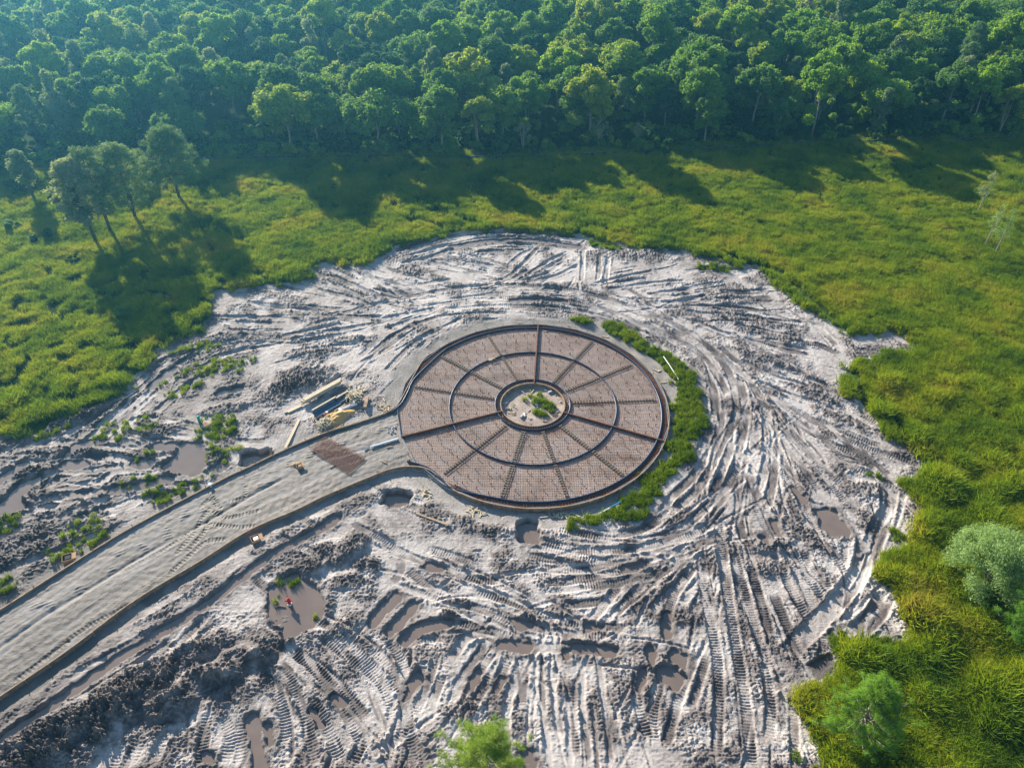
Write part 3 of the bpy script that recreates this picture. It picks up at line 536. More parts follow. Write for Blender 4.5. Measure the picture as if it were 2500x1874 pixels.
# ring, slab bed and centre island
slabz = -.06+.012*pn(X/.5, Y/.5, 91)
slabw = .30+.42*pn(X/7, Y/1.1, 92)+.3*pn(X/1.5, Y/1.5, 93)+.45*pn(X/4, Y/4, 78)
H[inside_ring] = slabz[inside_ring]; WET[inside_ring] = slabw[inside_ring]; TINT[inside_ring] = 0
k = (RC > R_RAIL+.04) & (RC < R_FORM) ; a_ = np.arctan2(Y-CC[1], X-CC[0])
neck = RD < .6
k2 = k & ~neck
H[k2] = -.42; WET[k2] = 1.
k = (RC < R_HUB-.04) & (RC > R_ISL); H[k] = -.28; WET[k] = .85
isl = RC < R_ISL
H[isl] = (-.30+.05*pn(X/1.1, Y/1.1, 94)+.02*b2)[isl]; WET[isl] = (.5+.3*pn(X/1.2, Y/1.2, 95))[isl]; TINT[isl] = 0
# pits cut beside the forms
for c, px, py, rx, ry in DEEP:
    cx, cy = W2(c, px, py); uu = (X-cx)/rx; vv = (Y-cy)/ry; d = (np.abs(uu)**3.5+np.abs(vv)**3.5)**(1/3.5)+.22*pn(X/.8, Y/.8, 96)
    k = (1-sstep(.75, 1.0, d))*(RC > R_FORM+.15)*(~ROAD)
    H = H*(1-k)+k*np.minimum(H, -.95); WET = np.maximum(WET, k*.8)
CLS = np.zeros(X.shape, np.int8)
CLS[(E > .3) & (RC > 16)] = 1; CLS[ROAD] = 2; CLS[inside_ring] = 3
H = H.astype(np.float32); WET = np.clip(WET, 0, 1); TINT = np.clip(TINT, 0, 1)

def cls_mesh(name, cls, m):
    cf = CLS[:-1, :-1]; js, is_ = np.nonzero(cf == cls)
    a = js*nx+is_; F = np.stack([a, a+1, a+nx+1, a+nx], 1)
    used, inv = np.unique(F.ravel(), return_inverse=True)
    V = np.stack([X.ravel()[used], Y.ravel()[used], H.ravel()[used]], 1)
    o = mesh_np(name, V, inv.reshape(-1, 4), m, smooth_=True, attrs={'wet': WET.ravel()[used], 'tint': TINT.ravel()[used]})
    return tag(o, kind='structure')
cls_mesh('mud_ground', 0, M['mud']); cls_mesh('field_ground', 1, M['field'])
cls_mesh('gravel_road', 2, M['road']); cls_mesh('slab_ground', 3, M['slab'])
for i, (kind, P, w) in enumerate(pud):
    z = WZ-.0003*i
    if (kind == 'p') and any(math.hypot(P[:, 0].mean()-W2(c, a, b)[0], P[:, 1].mean()-W2(c, a, b)[1]) < 1.2 for c, a, b, _, _ in DEEP):
        z = -.75; c = P.mean(0); P = c+(P-c)*1.9
        P = np.array([p for p in P])
    if kind == 's':
        t = np.gradient(P, axis=0); t /= np.linalg.norm(t, axis=1)[:, None]; n = np.stack([-t[:, 1], t[:, 0]], 1)
        t0 = P[0]-t[0]*(w+.3); t1 = P[-1]+t[-1]*(w+.3); P = np.vstack([[t0], P, [t1]]); n = np.vstack([n[:1], n, n[-1:]])
        A = P+n*(w+.4); B = P-n*(w+.4); V = np.vstack([A, B]); k = len(P)
        F = [(j, j+k, j+k+1, j+1) for j in range(k-1)]
    else:
        if z > -1:
            c = P.mean(0); d = P-c; P = c+d*(1+.35/np.linalg.norm(d, axis=1))[:, None]
        V = P; F = [tuple(range(len(P)))]
    tag(MB().add([(v[0], v[1], z) for v in V], F).build('puddle_water', M['water']), kind='structure')
def at_(x, y, A):
    i = np.clip(np.searchsorted(xs, x), 0, nx-1); j = np.clip(np.searchsorted(ys, y), 0, ny-1)
    return A[j, i]
def gz(x, y): return float(at_(x, y, H))
# ------------------------------------------------------------------ the form boards round road and circle
def wall_strip(P, half, z0, z1, closed=False):
    P = np.asarray(P, float); n_ = len(P)
    if closed: t = np.roll(P, -1, 0)-np.roll(P, 1, 0)
    else: t = np.gradient(P, axis=0)
    t /= np.linalg.norm(t, axis=1)[:, None]; nm = np.stack([-t[:, 1], t[:, 0]], 1)
    V = []; F = []
    for p, q in zip(P, nm):
        a = p+q*half; b = p-q*half
        V += [(a[0], a[1], z0), (b[0], b[1], z0), (b[0], b[1], z1), (a[0], a[1], z1)]
    m = n_ if closed else n_-1
    for i in range(m):
        j = (i+1) % n_
        for k in range(4): F.append((4*i+k, 4*j+k, 4*j+(k+1) % 4, 4*i+(k+1) % 4))
    if not closed: F += [(3, 2, 1, 0), tuple(4*(n_-1)+k for k in range(4))]
    return MB().add(V, F)
fw = empty('timber_formwork', (CC[0], CC[1]+R_FORM, 0))
tag(fw, 'long brown timber edge form along both road sides and around the big circle', 'formwork')
def under(o, t):
    o.parent = t; o.matrix_parent_inverse = t.matrix_world.inverted() if False else o.matrix_parent_inverse
    return o
def ch(mb, name, m, par, smooth_=False):
    """build in world coordinates, then hang under its thing without moving"""
    o = mb.build(name, m, None, smooth_); o.parent = par
    l = par.location; rz = par.rotation_euler.z
    me = o.data; n = len(me.vertices); co = np.empty(n*3, np.float32); me.vertices.foreach_get('co', co); co = co.reshape(-1, 3)-np.array(l, np.float32)
    c_, s_ = math.cos(-rz), math.sin(-rz)
    co = np.stack([co[:, 0]*c_-co[:, 1]*s_, co[:, 0]*s_+co[:, 1]*c_, co[:, 2]], 1).astype(np.float32)
    me.vertices.foreach_set('co', co.ravel()); me.update()
    return o
ch(wall_strip(form_path, .045, -.55, .13), 'board', M['form'], fw)
ch(wall_strip(form_path, .045, .131, .155), 'top_rail', M['wood'], fw)
stk = None
seglen = np.r_[0, np.cumsum(np.linalg.norm(np.diff(form_path, axis=0), axis=1))]
offs = []
for k in range(96):
    L0 = seglen[-1]*(k+.5)/96; i = np.searchsorted(seglen, L0)-1; a = form_path[i]; b = form_path[i+1]; t = (b-a)/np.linalg.norm(b-a)
    n = np.array([-t[1], t[0]]); p = a+n*.15; lean = rnd.uniform(-.08, .08)
    mb = MB().beam((p[0]+n[0]*.12, p[1]+n[1]*.12, -.6), (p[0]+t[0]*lean, p[1]+t[1]*lean, rnd.uniform(.14, .34)), .06, .05)
    ch(mb, 'stake', M['wood'], fw)
# blue screed rail that follows the inside of the form
pa = arc
fil_up = pts('M', [(1470,655),(1530,608),(1580,560),(1640,450),(1720,300)]); fil_lo = pts('M', [(1635,1150),(1750,1180),(1870,1230),(1990,1330),(2110,1430)])
rr = [(CC[0]+R_RAIL*math.cos(a), CC[1]+R_RAIL*math.sin(a)) for a in pa]
rail = smooth(fil_up+rr[7:-9:3]+fil_lo[::-1], .4)
def rail_thing(P, closed, name, label, r=.085, z=.10, supports=40):
    P = np.asarray(P); t = empty(name, (P[0][0], P[0][1], -.05)); tag(t, label, 'rail')
    ch(MB().tube([(p[0], p[1], z) for p in P], r, 8, closed=closed), 'rail', M['pipe'], t, True)
    ch(wall_strip(P, .012, -.1, z, closed), 'web', M['rust'], t)
    for k in range(supports):
        i = int(len(P)*(k+.5)/supports); p = P[i]
        ch(MB().tube([(p[0], p[1], -.12), (p[0], p[1], z+.11)], .03, 6), 'chair', M['rust'], t)
    return t
circ = lambda r, n=200: np.array([(CC[0]+r*math.cos(2*PI*k/n), CC[1]+r*math.sin(2*PI*k/n)) for k in range(n)])
rail_thing(rail, False, 'screed_rail', 'outermost blue steel rail following the inside of the timber form round the circle', .085, .11, 90)
rail_thing(circ(R_MID), True, 'screed_rail', 'middle blue steel ring half way out across the rebar circle', .068, .10, 60)
rail_thing(circ(R_HUB), True, 'screed_rail', 'smallest blue steel ring close round the centre island', .07, .12, 36)
isl_form = empty('island_form', (CC[0], CC[1], -.3)); tag(isl_form, 'round tan board form holding the gravel centre island', 'formwork')
ch(wall_strip(circ(R_ISL, 120), .04, -.5, .10, True), 'board', M['form'], isl_form)
ch(wall_strip(circ(R_ISL, 120), .05, .101, .13, True), 'top_rail', M['wood'], isl_form)
# rusty ties in the two trenches
mb = MB()
for k in range(230):
    a = arc[0]+(arc[-1]-arc[0])*(k+.5)/230; c_, s_ = math.cos(a), math.sin(a); z = .02+rnd.uniform(-.03, .03)
    mb.beam((CC[0]+(R_RAIL+.1)*c_, CC[1]+(R_RAIL+.1)*s_, z), (CC[0]+(R_FORM-.08)*c_, CC[1]+(R_FORM-.08)*s_, z), .035, .035)
for r in (R_RAIL+.25, R_RAIL+.45):
    P = [(CC[0]+r*math.cos(a), CC[1]+r*math.sin(a), .0) for a in arc]; mb.tube(P, .02, 5)
t = empty('curb_rebar', (CC[0], CC[1]+R_RAIL+.3, -.2)); tag(t, 'rusty tie bars lying across the dark outer trench between rail and form', 'rebar'); tag(ch(mb, 'tie_bar', M['rust'], t), kind='stuff')
mb = MB()
for k in range(90):
    a = 2*PI*k/90; c_, s_ = math.cos(a), math.sin(a)
    mb.beam((CC[0]+(R_ISL+.07)*c_, CC[1]+(R_ISL+.07)*s_, .03), (CC[0]+(R_HUB-.1)*c_, CC[1]+(R_HUB-.1)*s_, .03), .03, .03)
t = empty('curb_rebar', (CC[0], CC[1]+R_ISL+.3, -.2)); tag(t, 'rusty tie bars in the narrow trench around the centre island', 'rebar'); tag(ch(mb, 'tie_bar', M['rust'], t), kind='stuff')
# joint strip across the mouth of the road
aj0 = math.atan2(W2('M', 1520, 615)[1]-CC[1], W2('M', 1520, 615)[0]-CC[0]); aj1 = math.atan2(W2('M', 1700, 1160)[1]-CC[1], W2('M', 1700, 1160)[0]-CC[0])
if aj1 < 0: aj1 += 2*PI
P = [(CC[0]+R_FORM*1.0*math.cos(aj0+(aj1-aj0)*k/24), CC[1]+R_FORM*1.0*math.sin(aj0+(aj1-aj0)*k/24)) for k in range(25)]
js_ = empty('joint_strip', (P[12][0], P[12][1], 0)); tag(js_, 'thin curved steel joint strip closing the circle where the road enters', 'joint strip')
ch(wall_strip(P, .02, -.12, .05), 'plate', M['rust'], js_); ch(MB().tube([(p[0], p[1], .08) for p in P], .045, 6), 'cap', M['steel'], js_)
# radial divider boards and dowel baskets
def ray_angle(c, x, y):
    p = W2(c, x, y); return math.atan2(p[1]-CC[1], p[0]-CC[0])
def pol(r, a, z=0): return (CC[0]+r*math.cos(a), CC[1]+r*math.sin(a), z)
div = [(ray_angle('C', 1016, 200), 'top divider board running straight away towards the trees', R_FORM), (ray_angle('C', 192, 858), 'left divider board running out to the mouth of the road', R_FORM), (ray_angle('C', 1745, 875), 'right divider board running out to the grassy side', R_FORM-.1)]
for a, lb, r1 in div:
    t = empty('divider_board', pol(R_ISL, a, -.05)); tag(t, 'dark red-brown '+lb, 'divider board', 'divider boards across the rebar circle')
    ch(MB().beam(pol(R_ISL+.02, a, .07), pol(r1, a, .07), .05, .30), 'board', M['divider'], t)
    ch(MB().beam(pol(R_ISL+.02, a, .235), pol(r1, a, .235), .11, .03), 'cap', M['divider'], t)
    for k in range(9):
        r = R_HUB+.6+k*(r1-R_HUB-1)/8.5; q = pol(r, a)
        ch(MB().beam((q[0]+.2*math.sin(a), q[1]-.2*math.cos(a), -.08), (q[0]+.05*math.sin(a), q[1]-.05*math.cos(a), .18), .035, .035), 'brace', M['rust'], t)
bask = [((795,550),(440,370),'upper left'),((895,505),(730,265),'top left'),((755,615),(265,548),'left'),((810,790),(450,1075),'lower left'),((915,825),(800,1215),'bottom left'),((1045,830),(1190,1215),'bottom right'),((1150,785),(1535,1090),'lower right'),((1210,640),(1735,628),'right'),((1175,575),(1600,410),'upper right'),((1100,510),(1330,290),'top right')]
ray_as = [d[0] for d in div]
for (i0, o0, nm) in bask:
    a = ray_angle('C', *o0); ray_as.append(a)
    w = rnd.uniform(.13, .19)
    for r0, r1, wh in ((R_HUB+.25, R_MID-.15, 'inner'), (R_MID+.15, R_RAIL-.35, 'outer')):
        t = empty('dowel_basket', pol(r0, a, -.05)); tag(t, 'ladder-like steel dowel basket, '+wh+' half of the '+nm+' spoke of the circle', 'dowel basket', 'dowel baskets across the rebar circle')
        sx, sy = -math.sin(a), math.cos(a); mb = MB()
        for s in (-1, 1):
            A = Vector(pol(r0, a, .06))+Vector((sx, sy, 0))*w*s; B = Vector(pol(r1, a, .06))+Vector((sx, sy, 0))*w*s
            ch(MB().beam(A, B, .03, .05), 'side_wire', M['rust'], t)
        ch(MB().beam(pol(r0, a, -.025), pol(r1, a, -.025), 2*w-.04, .02), 'sand_plate', M['basket_bed'], t)
        n = int((r1-r0)/.31)
        for k in range(n):
            q = Vector(pol(r0+(k+.5)*(r1-r0)/n, a, .10+rnd.uniform(-.01, .015)))
            if k == 0: dw = MB().beam((0, -w-.03, 0), (0, w+.03, 0), .05, .045).build('dowel', M['basket'], t); e = dw
            else: e = dw.copy(); link(e, t)
            e.location = q-t.location; e.rotation_euler.z = a+rnd.uniform(-.05, .05)
# rebar mat over the bed: two directions of bars on the whole circle
rm = empty('rebar_mat', (CC[0]+6, CC[1]+6, -.05)); tag(rm, 'huge fine grid of rusty rebar covering the whole circular bed', 'rebar mat')
mb = MB(); mb2 = MB(); g = .21
for k in range(int(2*R_FORM/g)):
    u = -R_FORM+(k+.5)*g
    h = math.sqrt(max(R_FORM**2-u*u, 0))-.15
    segs = [(-h, h)]
    if abs(u) < R_HUB: q = math.sqrt(R_HUB**2-u*u); segs = [(-h, -q), (q, h)]
    for s0, s1 in segs:
        if s1-s0 < .3: continue
        mb.beam((CC[0]+u+rnd.uniform(-.02, .02), CC[1]+s0, .005), (CC[0]+u+rnd.uniform(-.02, .02), CC[1]+s1, .005), .015, .015)
        mb2.beam((CC[0]+s0, CC[1]+u+rnd.uniform(-.02, .02), .032), (CC[0]+s1, CC[1]+u+rnd.uniform(-.02, .02), .022), .015, .015)
ch(mb, 'lengthwise_bars', M['rust'], rm); ch(mb2, 'crosswise_bars', M['rust'], rm)
# supports sticking up through the mat
sp = []
for r in (4.9, 6.1, 7.3, 8.2, 9.6, 10.8, 12.0, 12.9):
    n = int(2*PI*r/1.25)
    for k in range(n):
        a = 2*PI*(k+rnd.uniform(-.12, .12))/n+r
        if min(abs((a-b+PI) % (2*PI)-PI)*r for b in ray_as) < .42: continue
        sp.append((r+rnd.uniform(-.12, .12), a))
sp.sort(key=lambda q: pol(*q)[1])
proto = None; rest = MB()
for i, (r, a) in enumerate(sp):
    p = pol(r, a)
    if i < 100:
        if proto is None:
            proto = MB().beam((0, 0, 0), (.05, .03, .24), .05, .05).box((.05, .03, .25), (.13, .05, .03)).build('support_stake', M['divider'], rm); o = proto
        else: o = proto.copy(); link(o, rm)
        o.location = Vector((p[0], p[1], -.04))-rm.location; o.rotation_euler.z = rnd.uniform(-.5, .5)
    else:
        rest.beam((p[0], p[1], -.04), (p[0]+.05, p[1]+.03, .2), .05, .05).box((p[0]+.05, p[1]+.03, .21), (.13, .05, .03))
tag(ch(rest, 'support_stakes', M['divider'], rm), kind='stuff')
dots = MB()
for k in range(260):
    p = pol(math.sqrt(rnd.uniform(4.4**2, 13**2)), rnd.uniform(0, 2*PI)); s = rnd.uniform(.03, .055)
    dots.lathe([(s, 0), (s*.8, s), (s*.3, s*1.3)], 6, (p[0], p[1], .02))
tag(dots.build('concrete_spacers', M['concrete']), kind='stuff', label='scattered small pale concrete spacers on the rebar grid')

# rebar mat lying on the road
q = [Vector((*W2('M', x, y), .02)) for x, y in ((800,900),(1205,1110),(1050,1270),(650,1020))]
t = empty('rebar_grid', tuple(q[3])); tag(t, 'loose rusty rebar panel lying askew on the gravel road near the circle', 'rebar mat')
mb = MB(); mc = MB()
for k in range(24):
    f = k/23; a = q[0].lerp(q[1], f); b = q[3].lerp(q[2], f); mb.beam(a+(a-b).normalized()*.1+Vector((0, 0, .03)), b-(a-b).normalized()*.1+Vector((0, 0, .03)), .035, .03)
for k in range(15):
    f = k/14; a = q[0].lerp(q[3], f); b = q[1].lerp(q[2], f); mc.beam(a+Vector((0, 0, .08)), b+Vector((0, 0, .08)), .035, .03)
ch(mb, 'short_bars', M['rust'], t); ch(mc, 'long_bars', M['rust'], t)
def board(name, c, p0, p1, w, h, m, label, cat, lift=0.0, z=None):
    a = W2(c, *p0); b = W2(c, *p1); za = (gz(*a) if z is None else z)+h/2+lift; zb = (gz(*b) if z is None else z)+h/2+lift
    L = math.hypot(b[0]-a[0], b[1]-a[1]); t = Vector((a[0], a[1], min(za, zb)-h/2))
    mb = MB().beam(Vector((a[0], a[1], za))-t, Vector((b[0], b[1], zb))-t, w, h)
    o = mb.build(name, m); o.location = t
    return tag(o, label, cat)
def bevel(o, w=.01):
    md = o.modifiers.new('bevel', 'BEVEL'); md.width = w; md.segments = 2; return o
def pipe(name, c, l, r, m, label, cat, lift=.05, z=None, n=10):
    P = smooth(pts(c, l), .4); t = Vector((P[0][0], P[0][1], (gz(*P[0]) if z is None else z)))
    zz = [(max(gz(*p) for p in P) if z is None else z)+r+lift]*len(P)
    o = MB().tube([Vector((p[0], p[1], q))-t for p, q in zip(P, zz)], r, n).build(name, m, smooth_=False); o.location = t
    return tag(o, label, cat)
def group_thing(name, c, xy, label, cat, z=None, rz=0):
    p = W2(c, *xy); t = empty(name, (p[0], p[1], gz(*p) if z is None else z), rz); return tag(t, label, cat)
# ------------------------------------------------------------------ timber and steel beside the road
def stack(c, p0, p1, w, rows, cols, m, name, label, bh=.09, jitter=.25, cat='lumber stack', par='beam', lift=.05):
    a = Vector((*W2(c, *p0), 0)); b = Vector((*W2(c, *p1), 0)); z = max(gz(a.x, a.y), gz(b.x, b.y), gz((a.x+b.x)/2, (a.y+b.y)/2))+lift
    d = (b-a).normalized(); s = Vector((d.y, -d.x, 0)); t = empty(name, (a.x, a.y, z)); tag(t, label, cat)
    for r in range(rows):
        for k in range(cols):
            o = s*((k-(cols-1)/2)*w/cols); zz = Vector((0, 0, z+(r+.5)*bh)); e0 = rnd.uniform(-jitter, jitter); e1 = rnd.uniform(-jitter, jitter)
            ch(MB().beam(a+o+zz+d*e0, b+o+zz+d*e1, w/cols*.94, bh*.95), par, m, t)
    for f in (.15, .5, .85):
        p = a.lerp(b, f); ch(MB().beam(p-s*w*.6+Vector((0, 0, z-.05)), p+s*w*.6+Vector((0, 0, z-.05)), .1, .09), 'bearer', M['wood'], t)
    return t
stack('P', (0,600), (850,130), .5, 5, 3, M['pale_wood'], 'lumber_stack', 'long tall stack of pale cream lumber farthest from the road')
stack('P', (-440,820), (0,610), .40, 1, 2, M['pale_wood'], 'lumber_stack', 'low pair of pale planks lying off the lower end of the long cream stack', jitter=.5)
stack('M', (640,475), (930,335), .24, 1, 1, M['wood'], 'weathered_plank', 'single grey weathered plank just behind the long cream lumber stack', cat='plank', par='plank')
# steel form: an open channel
def channel(name, c, p0, p1, w, h, label):
    a = Vector((*W2(c, *p0), 0)); b = Vector((*W2(c, *p1), 0)); z = max(gz(a.x, a.y), gz(b.x, b.y), gz((a.x+b.x)/2, (a.y+b.y)/2))+.08; d = (b-a).normalized(); s = Vector((d.y, -d.x, 0))
    t = empty(name, (a.x, a.y, z)); tag(t, label, 'steel form'); u = Vector((0, 0, z))
    ch(MB().beam(a+u, b+u, w, .03), 'base', M['steel'], t)
    for k in range(3): ch(MB().beam(a+u+s*w*(k/3-.3)+Vector((0, 0, .05)), b+u+s*w*(k/3-.3)+Vector((0, 0, .05)), .05, .07), 'rib', M['steel'], t)
    ch(MB().beam(a+u-s*w*.52+Vector((0, 0, h/2)), b+u-s*w*.52+Vector((0, 0, h/2)), .07, h), 'upright', M['steel'], t)
    ch(MB().beam(a+u-s*w*.52+Vector((0, 0, h+.02)), b+u-s*w*.52+Vector((0, 0, h+.02)), .16, .04), 'top_board', M['pale_wood'], t)
    ch(MB().beam(a+u+s*w*.52+Vector((0, 0, .05)), b+u+s*w*.52+Vector((0, 0, .05)), .05, .1), 'lip', M['white'], t)
channel('steel_form', 'P', (265,870), (800,560), .75, .5, 'blue-grey steel form channel topped by a cream board, between the lumber and the sand')
channel('steel_form', 'P', (790,560), (1060,395), .55, .35, 'shorter steel form channel beyond the black gap of the longer one')
bk = group_thing('black_bucket', 'P', (735,530), 'small black bucket wedged between the two steel forms', 'bucket')
MB().lathe([(.14, 0), (.17, .3), (.15, .3), (.12, .04)], 14).build('pail', M['black'], bk); MB().lathe([(.175, .28), (.185, .3), (.175, .32)], 14).build('rim', M['steel'], bk)
# white box beam with a black plate painted in as the shade of its square mouth
t = group_thing('white_box', 'P', (1010,680), 'long white box with a black square plate as the shaded mouth at its right end, by the sand', 'box', rz=R(33))
MB().box((0, 0, .10), (2.0, .36, .18)).build('casing', M['white'], t); MB().box((.75, .05, .22), (.5, .5, .04)).box((.75, .05, .32), (.04, .5, .2)).build('frame', M['white'], t); MB().box((.85, .05, .245), (.24, .26, .012)).build('shade_plate', M['black'], t)
for s in (-1, 1): MB().box((-.1, s*.1, .2), (1.3, .03, .03)).build('slat', M['wood'], t)
bevel(board('reddish_beam', 'P', (1400,720), (1455,460), .34, .25, M['form'], 'short reddish brown beam standing apart right of the white box', 'beam', .1))
board('long_plank', 'M', (400,1000), (540,715), .28, .06, M['pale_wood'], 'long pale plank slanting alone left of the sand pile', 'plank', .08)
board('plank', 'P', (190,990), (420,890), .16, .05, M['orange'], 'short orange plank at the lower end of the steel form', 'plank', .1)
board('plank', 'P', (700,775), (960,620), .14, .05, M['wood'], 'brown plank lying along the near side of the steel form', 'plank', .12)
board('plank', 'L', (1970,800), (2000,735), .22, .07, M['wood'], 'tan plank tipped against the edge of the left pit', 'plank', .25)
board('plank', 'P', (200,1390), (350,1220), .16, .05, M['wood'], 'brown board leaning on the form beside the rebar panel', 'plank', .12)
board('plank', 'P', (260,1370), (380,1260), .10, .05, M['pale_wood'], 'thin pale board next to the one leaning on the form', 'plank', .12)
board('crooked_log', 'C', (285,1308), (480,1385), .2, .10, M['wood'], 'long weathered plank half sunk in the mud south of the ring form', 'plank', .03)
board('plank', 'M', (850,1205), (905,1180), .10, .05, M['wood'], 'little stick of wood by the near corner of the rebar panel', 'plank', .02)
# sand heap with a faceted natural shape
def heap(name, c, xy, rx, ry, h, m, label, cat, rz=0, seed=1, n=46, z=None):
    p = W2(c, *xy); z0 = (gz(*p) if z is None else z)-.08; V = []; F = []
    for j in range(n):
        for i in range(n):
            u = 2*i/(n-1)-1; v = 2*j/(n-1)-1; r = math.hypot(u, v); a = math.atan2(v, u)
            rr_ = r/(1+.18*math.sin(3*a+seed)+.1*math.sin(5*a+2*seed))
            zz = h*max(0, 1-rr_)**.8*(1+.3*float(pn(np.array(u*3.), np.array(v*3.), seed)))+.05*float(np.abs(pn(np.array(u*9.), np.array(v*9.), seed)))
            if r > 1: zz = -.3
            V.append((u*rx, v*ry, zz))
    for j in range(n-1):
        for i in range(n-1):
            a = j*n+i; F.append((a, a+1, a+n+1, a+n))
    o = MB().add(V, F).build(name, m, smooth_=True); o.location = (p[0], p[1], z0); o.rotation_euler.z = rz
    return tag(o, label, cat)
heap('sand_pile', 'P', (760,880), 2.1, 1.2, .55, M['sand'], 'golden yellow sand pile beside the form, under the white box', 'sand pile', R(40), 2)
heap('dirt_pile', 'M', (515,1175), .75, .5, .3, noisy('brown_dirt', (.33, .24, .16), (.24, .17, .11), 4, .95), 'small brown dirt pile on the road left of the rebar panel', 'dirt pile', 0, 4, 24, -.05)
t = group_thing('red_tool', 'P', (530,850), 'small red and white hand tool at the foot of the sand pile', 'tool')
MB().beam((0, 0, .3), (-.3, -.1, .15), .07, .05).build('handle', M['red'], t); MB().box((.05, .06, .35), (.22, .16, .12)).build('head', M['white'], t)
def stakes(c, xy, rad, n, label, seed, dark):
    r_ = random.Random(seed); p = W2(c, *xy); t = empty('stake_pile', (p[0], p[1], gz(*p))); tag(t, label, 'stake pile')
    for k in range(n):
        a = r_.uniform(0, 2*PI); d = rad*math.sqrt(r_.random())*.75; x = d*math.cos(a); y_ = d*math.sin(a); z = (.55*(1-d/rad)+.1)*r_.uniform(.5, 1.1)
        b = r_.uniform(0, PI); l = r_.uniform(.3, .55)
        MB().beam((x-l*math.cos(b), y_-l*math.sin(b), z+r_.uniform(-.12, .12)), (x+l*math.cos(b), y_+l*math.sin(b), z+r_.uniform(-.12, .12)), .05, .04).build('stake', M['pale_wood'] if r_.random() > dark else M['basket'], t)
stakes('P', (490,1070), .95, 95, 'round heap of pale greenish wooden stakes beside the lower end of the sand', 3, .35)
stakes('P', (1120,500), 1.05, 95, 'heap of yellow wooden stakes beyond the end of the steel forms', 4, .15)
# boxes by the forms
def open_box(c, xy, label, m, rz, fill, s=.55, z=None, name='open_box'):
    t = group_thing(name, c, xy, label, 'box', z, rz)
    for i, (dx, dy, lx, ly) in enumerate(((s/2, 0, .03, s), (-s/2, 0, .03, s), (0, s/2, s-.04, .03), (0, -s/2, s-.04, .03))):
        MB().box((dx, dy, s*.3), (lx, ly, s*.6)).build('side', m, t)
    MB().box((0, 0, .03), (s-.05, s-.05, .04)).build('bottom', m, t); MB().box((.05, 0, s*.35), (s*.6, s*.5, s*.4)).build('contents', fill, t)
    MB().beam((s/2, -s/2, s*.62), (s*.95, -s/2, s*.45), .02, .02).box((s*.72, 0, s*.55), (s*.42, s*.9, .02)).build('flap', m, t)
open_box('M', (545,1200), 'open brown cardboard box beside the dirt pile on the road', M['orange'], .4, M['wood'], .5, -.05)
open_box('L', (1880,1405), 'orange-lidded box holding white gear outside the lower road form', M['orange'], .5, M['white'], .7)
open_box('L', (500,1548), 'orange box with dark contents outside the upper road form', M['orange'], .4, M['black'], .75)
t = group_thing('white_bucket', 'L', (1550,1012), 'small white bucket standing inside the upper road form', 'bucket', -.05)
MB().lathe([(.13, 0), (.17, .34), (.145, .34), (.12, .05)], 16).build('pail', M['white'], t); MB().lathe([(.175, .31), (.185, .33), (.175, .35)], 16).build('rim', M['steel'], t)
# pipes
pipe('white_pipe', 'M', [(1262,1002),(1400,962),(1540,920)], .10, M['white'], 'straight white pipe on the road pointing at the left divider board', 'pipe', .01, -.06)
pipe('white_pipe', 'M', [(1195,1026),(1252,1000)], .07, M['steel'], 'short dark pipe piece in line with the white pipe on the road', 'pipe', .01, -.06)
pipe('white_pipe', 'C', [(1768,380),(1815,450),(1857,517)], .05, M['white'], 'thin white pipe curving over the bright grass right of the ring', 'pipe', .30)
pipe('blue_pipe', 'C', [(1388,1308),(1450,1275)], .07, M['white'], 'pale pipe running into the grass from the lower right of the ring', 'pipe', .15)
pipe('blue_pipe', 'C', [(1450,1275),(1517,1240)], .08, mat('blue_plastic', (.02, .22, .42), .4), 'bright blue pipe end lying in the grass south-east of the ring', 'pipe', .2)
pipe('dark_stake', 'L', [(930,605),(1090,660)], .05, M['dark_bark'], 'dark fallen branch by the white wet mud on the left', 'branch', .1)
pipe('pond_branch', 'Y', [(450,895),(510,890),(560,870),(640,880),(685,885)], .05, M['bark'], 'crooked grey branch floating left of the red hydrant', 'branch', .02, WZ)
pipe('guy_stick', 'Y', [(660,470),(720,600),(770,720)], .03, M['dark_bark'], 'thin stick in the pond pointing at the red hydrant', 'stick', .02, WZ)
# stones on the road by the joint strip, chips of wood all about
def lump(name, c, xy, s, m, label, cat, seed, z=None, group=None):
    r_ = random.Random(seed); p = W2(c, *xy); V = []; n = 8
    for j in range(6):
        ph = PI*j/5
        for k in range(n):
            q = s*(1+r_.uniform(-.25, .25)); V.append((q*math.sin(ph)*math.cos(2*PI*k/n), q*math.sin(ph)*math.sin(2*PI*k/n)*.8, q*math.cos(ph)*.6))
    F = [(j*n+k, j*n+(k+1) % n, (j+1)*n+(k+1) % n, (j+1)*n+k) for j in range(5) for k in range(n)]
    o = MB().add(V, F).build(name, m); o.location = (p[0], p[1], (gz(*p) if z is None else z)+s*.35)
    return tag(o, label, cat, group)
for k in range(16):
    lump('rubble_stone', 'P', (1900+rnd.gauss(80, 70), 1160+rnd.gauss(0, 50)), rnd.uniform(.06, .14), M['concrete'], 'grey rubble stone in the small heap beside the joint strip on the road', 'stone', k, -.06, 'rubble stones on the road')
def scrap(c, x, y, l, label, grp, z=None, m=None, w=.08):
    p = W2(c, x, y); o = MB().beam((-l/2, 0, .04), (l/2, 0, .04+rnd.uniform(0, .06)), w, .05).build('wood_scrap', m or M['pale_wood'])
    o.location = (p[0], p[1], (gz(*p) if z is None else z)+.02); o.rotation_euler = (0, rnd.uniform(-.1, .1), rnd.uniform(0, PI)); return tag(o, label, 'wood scrap', grp)
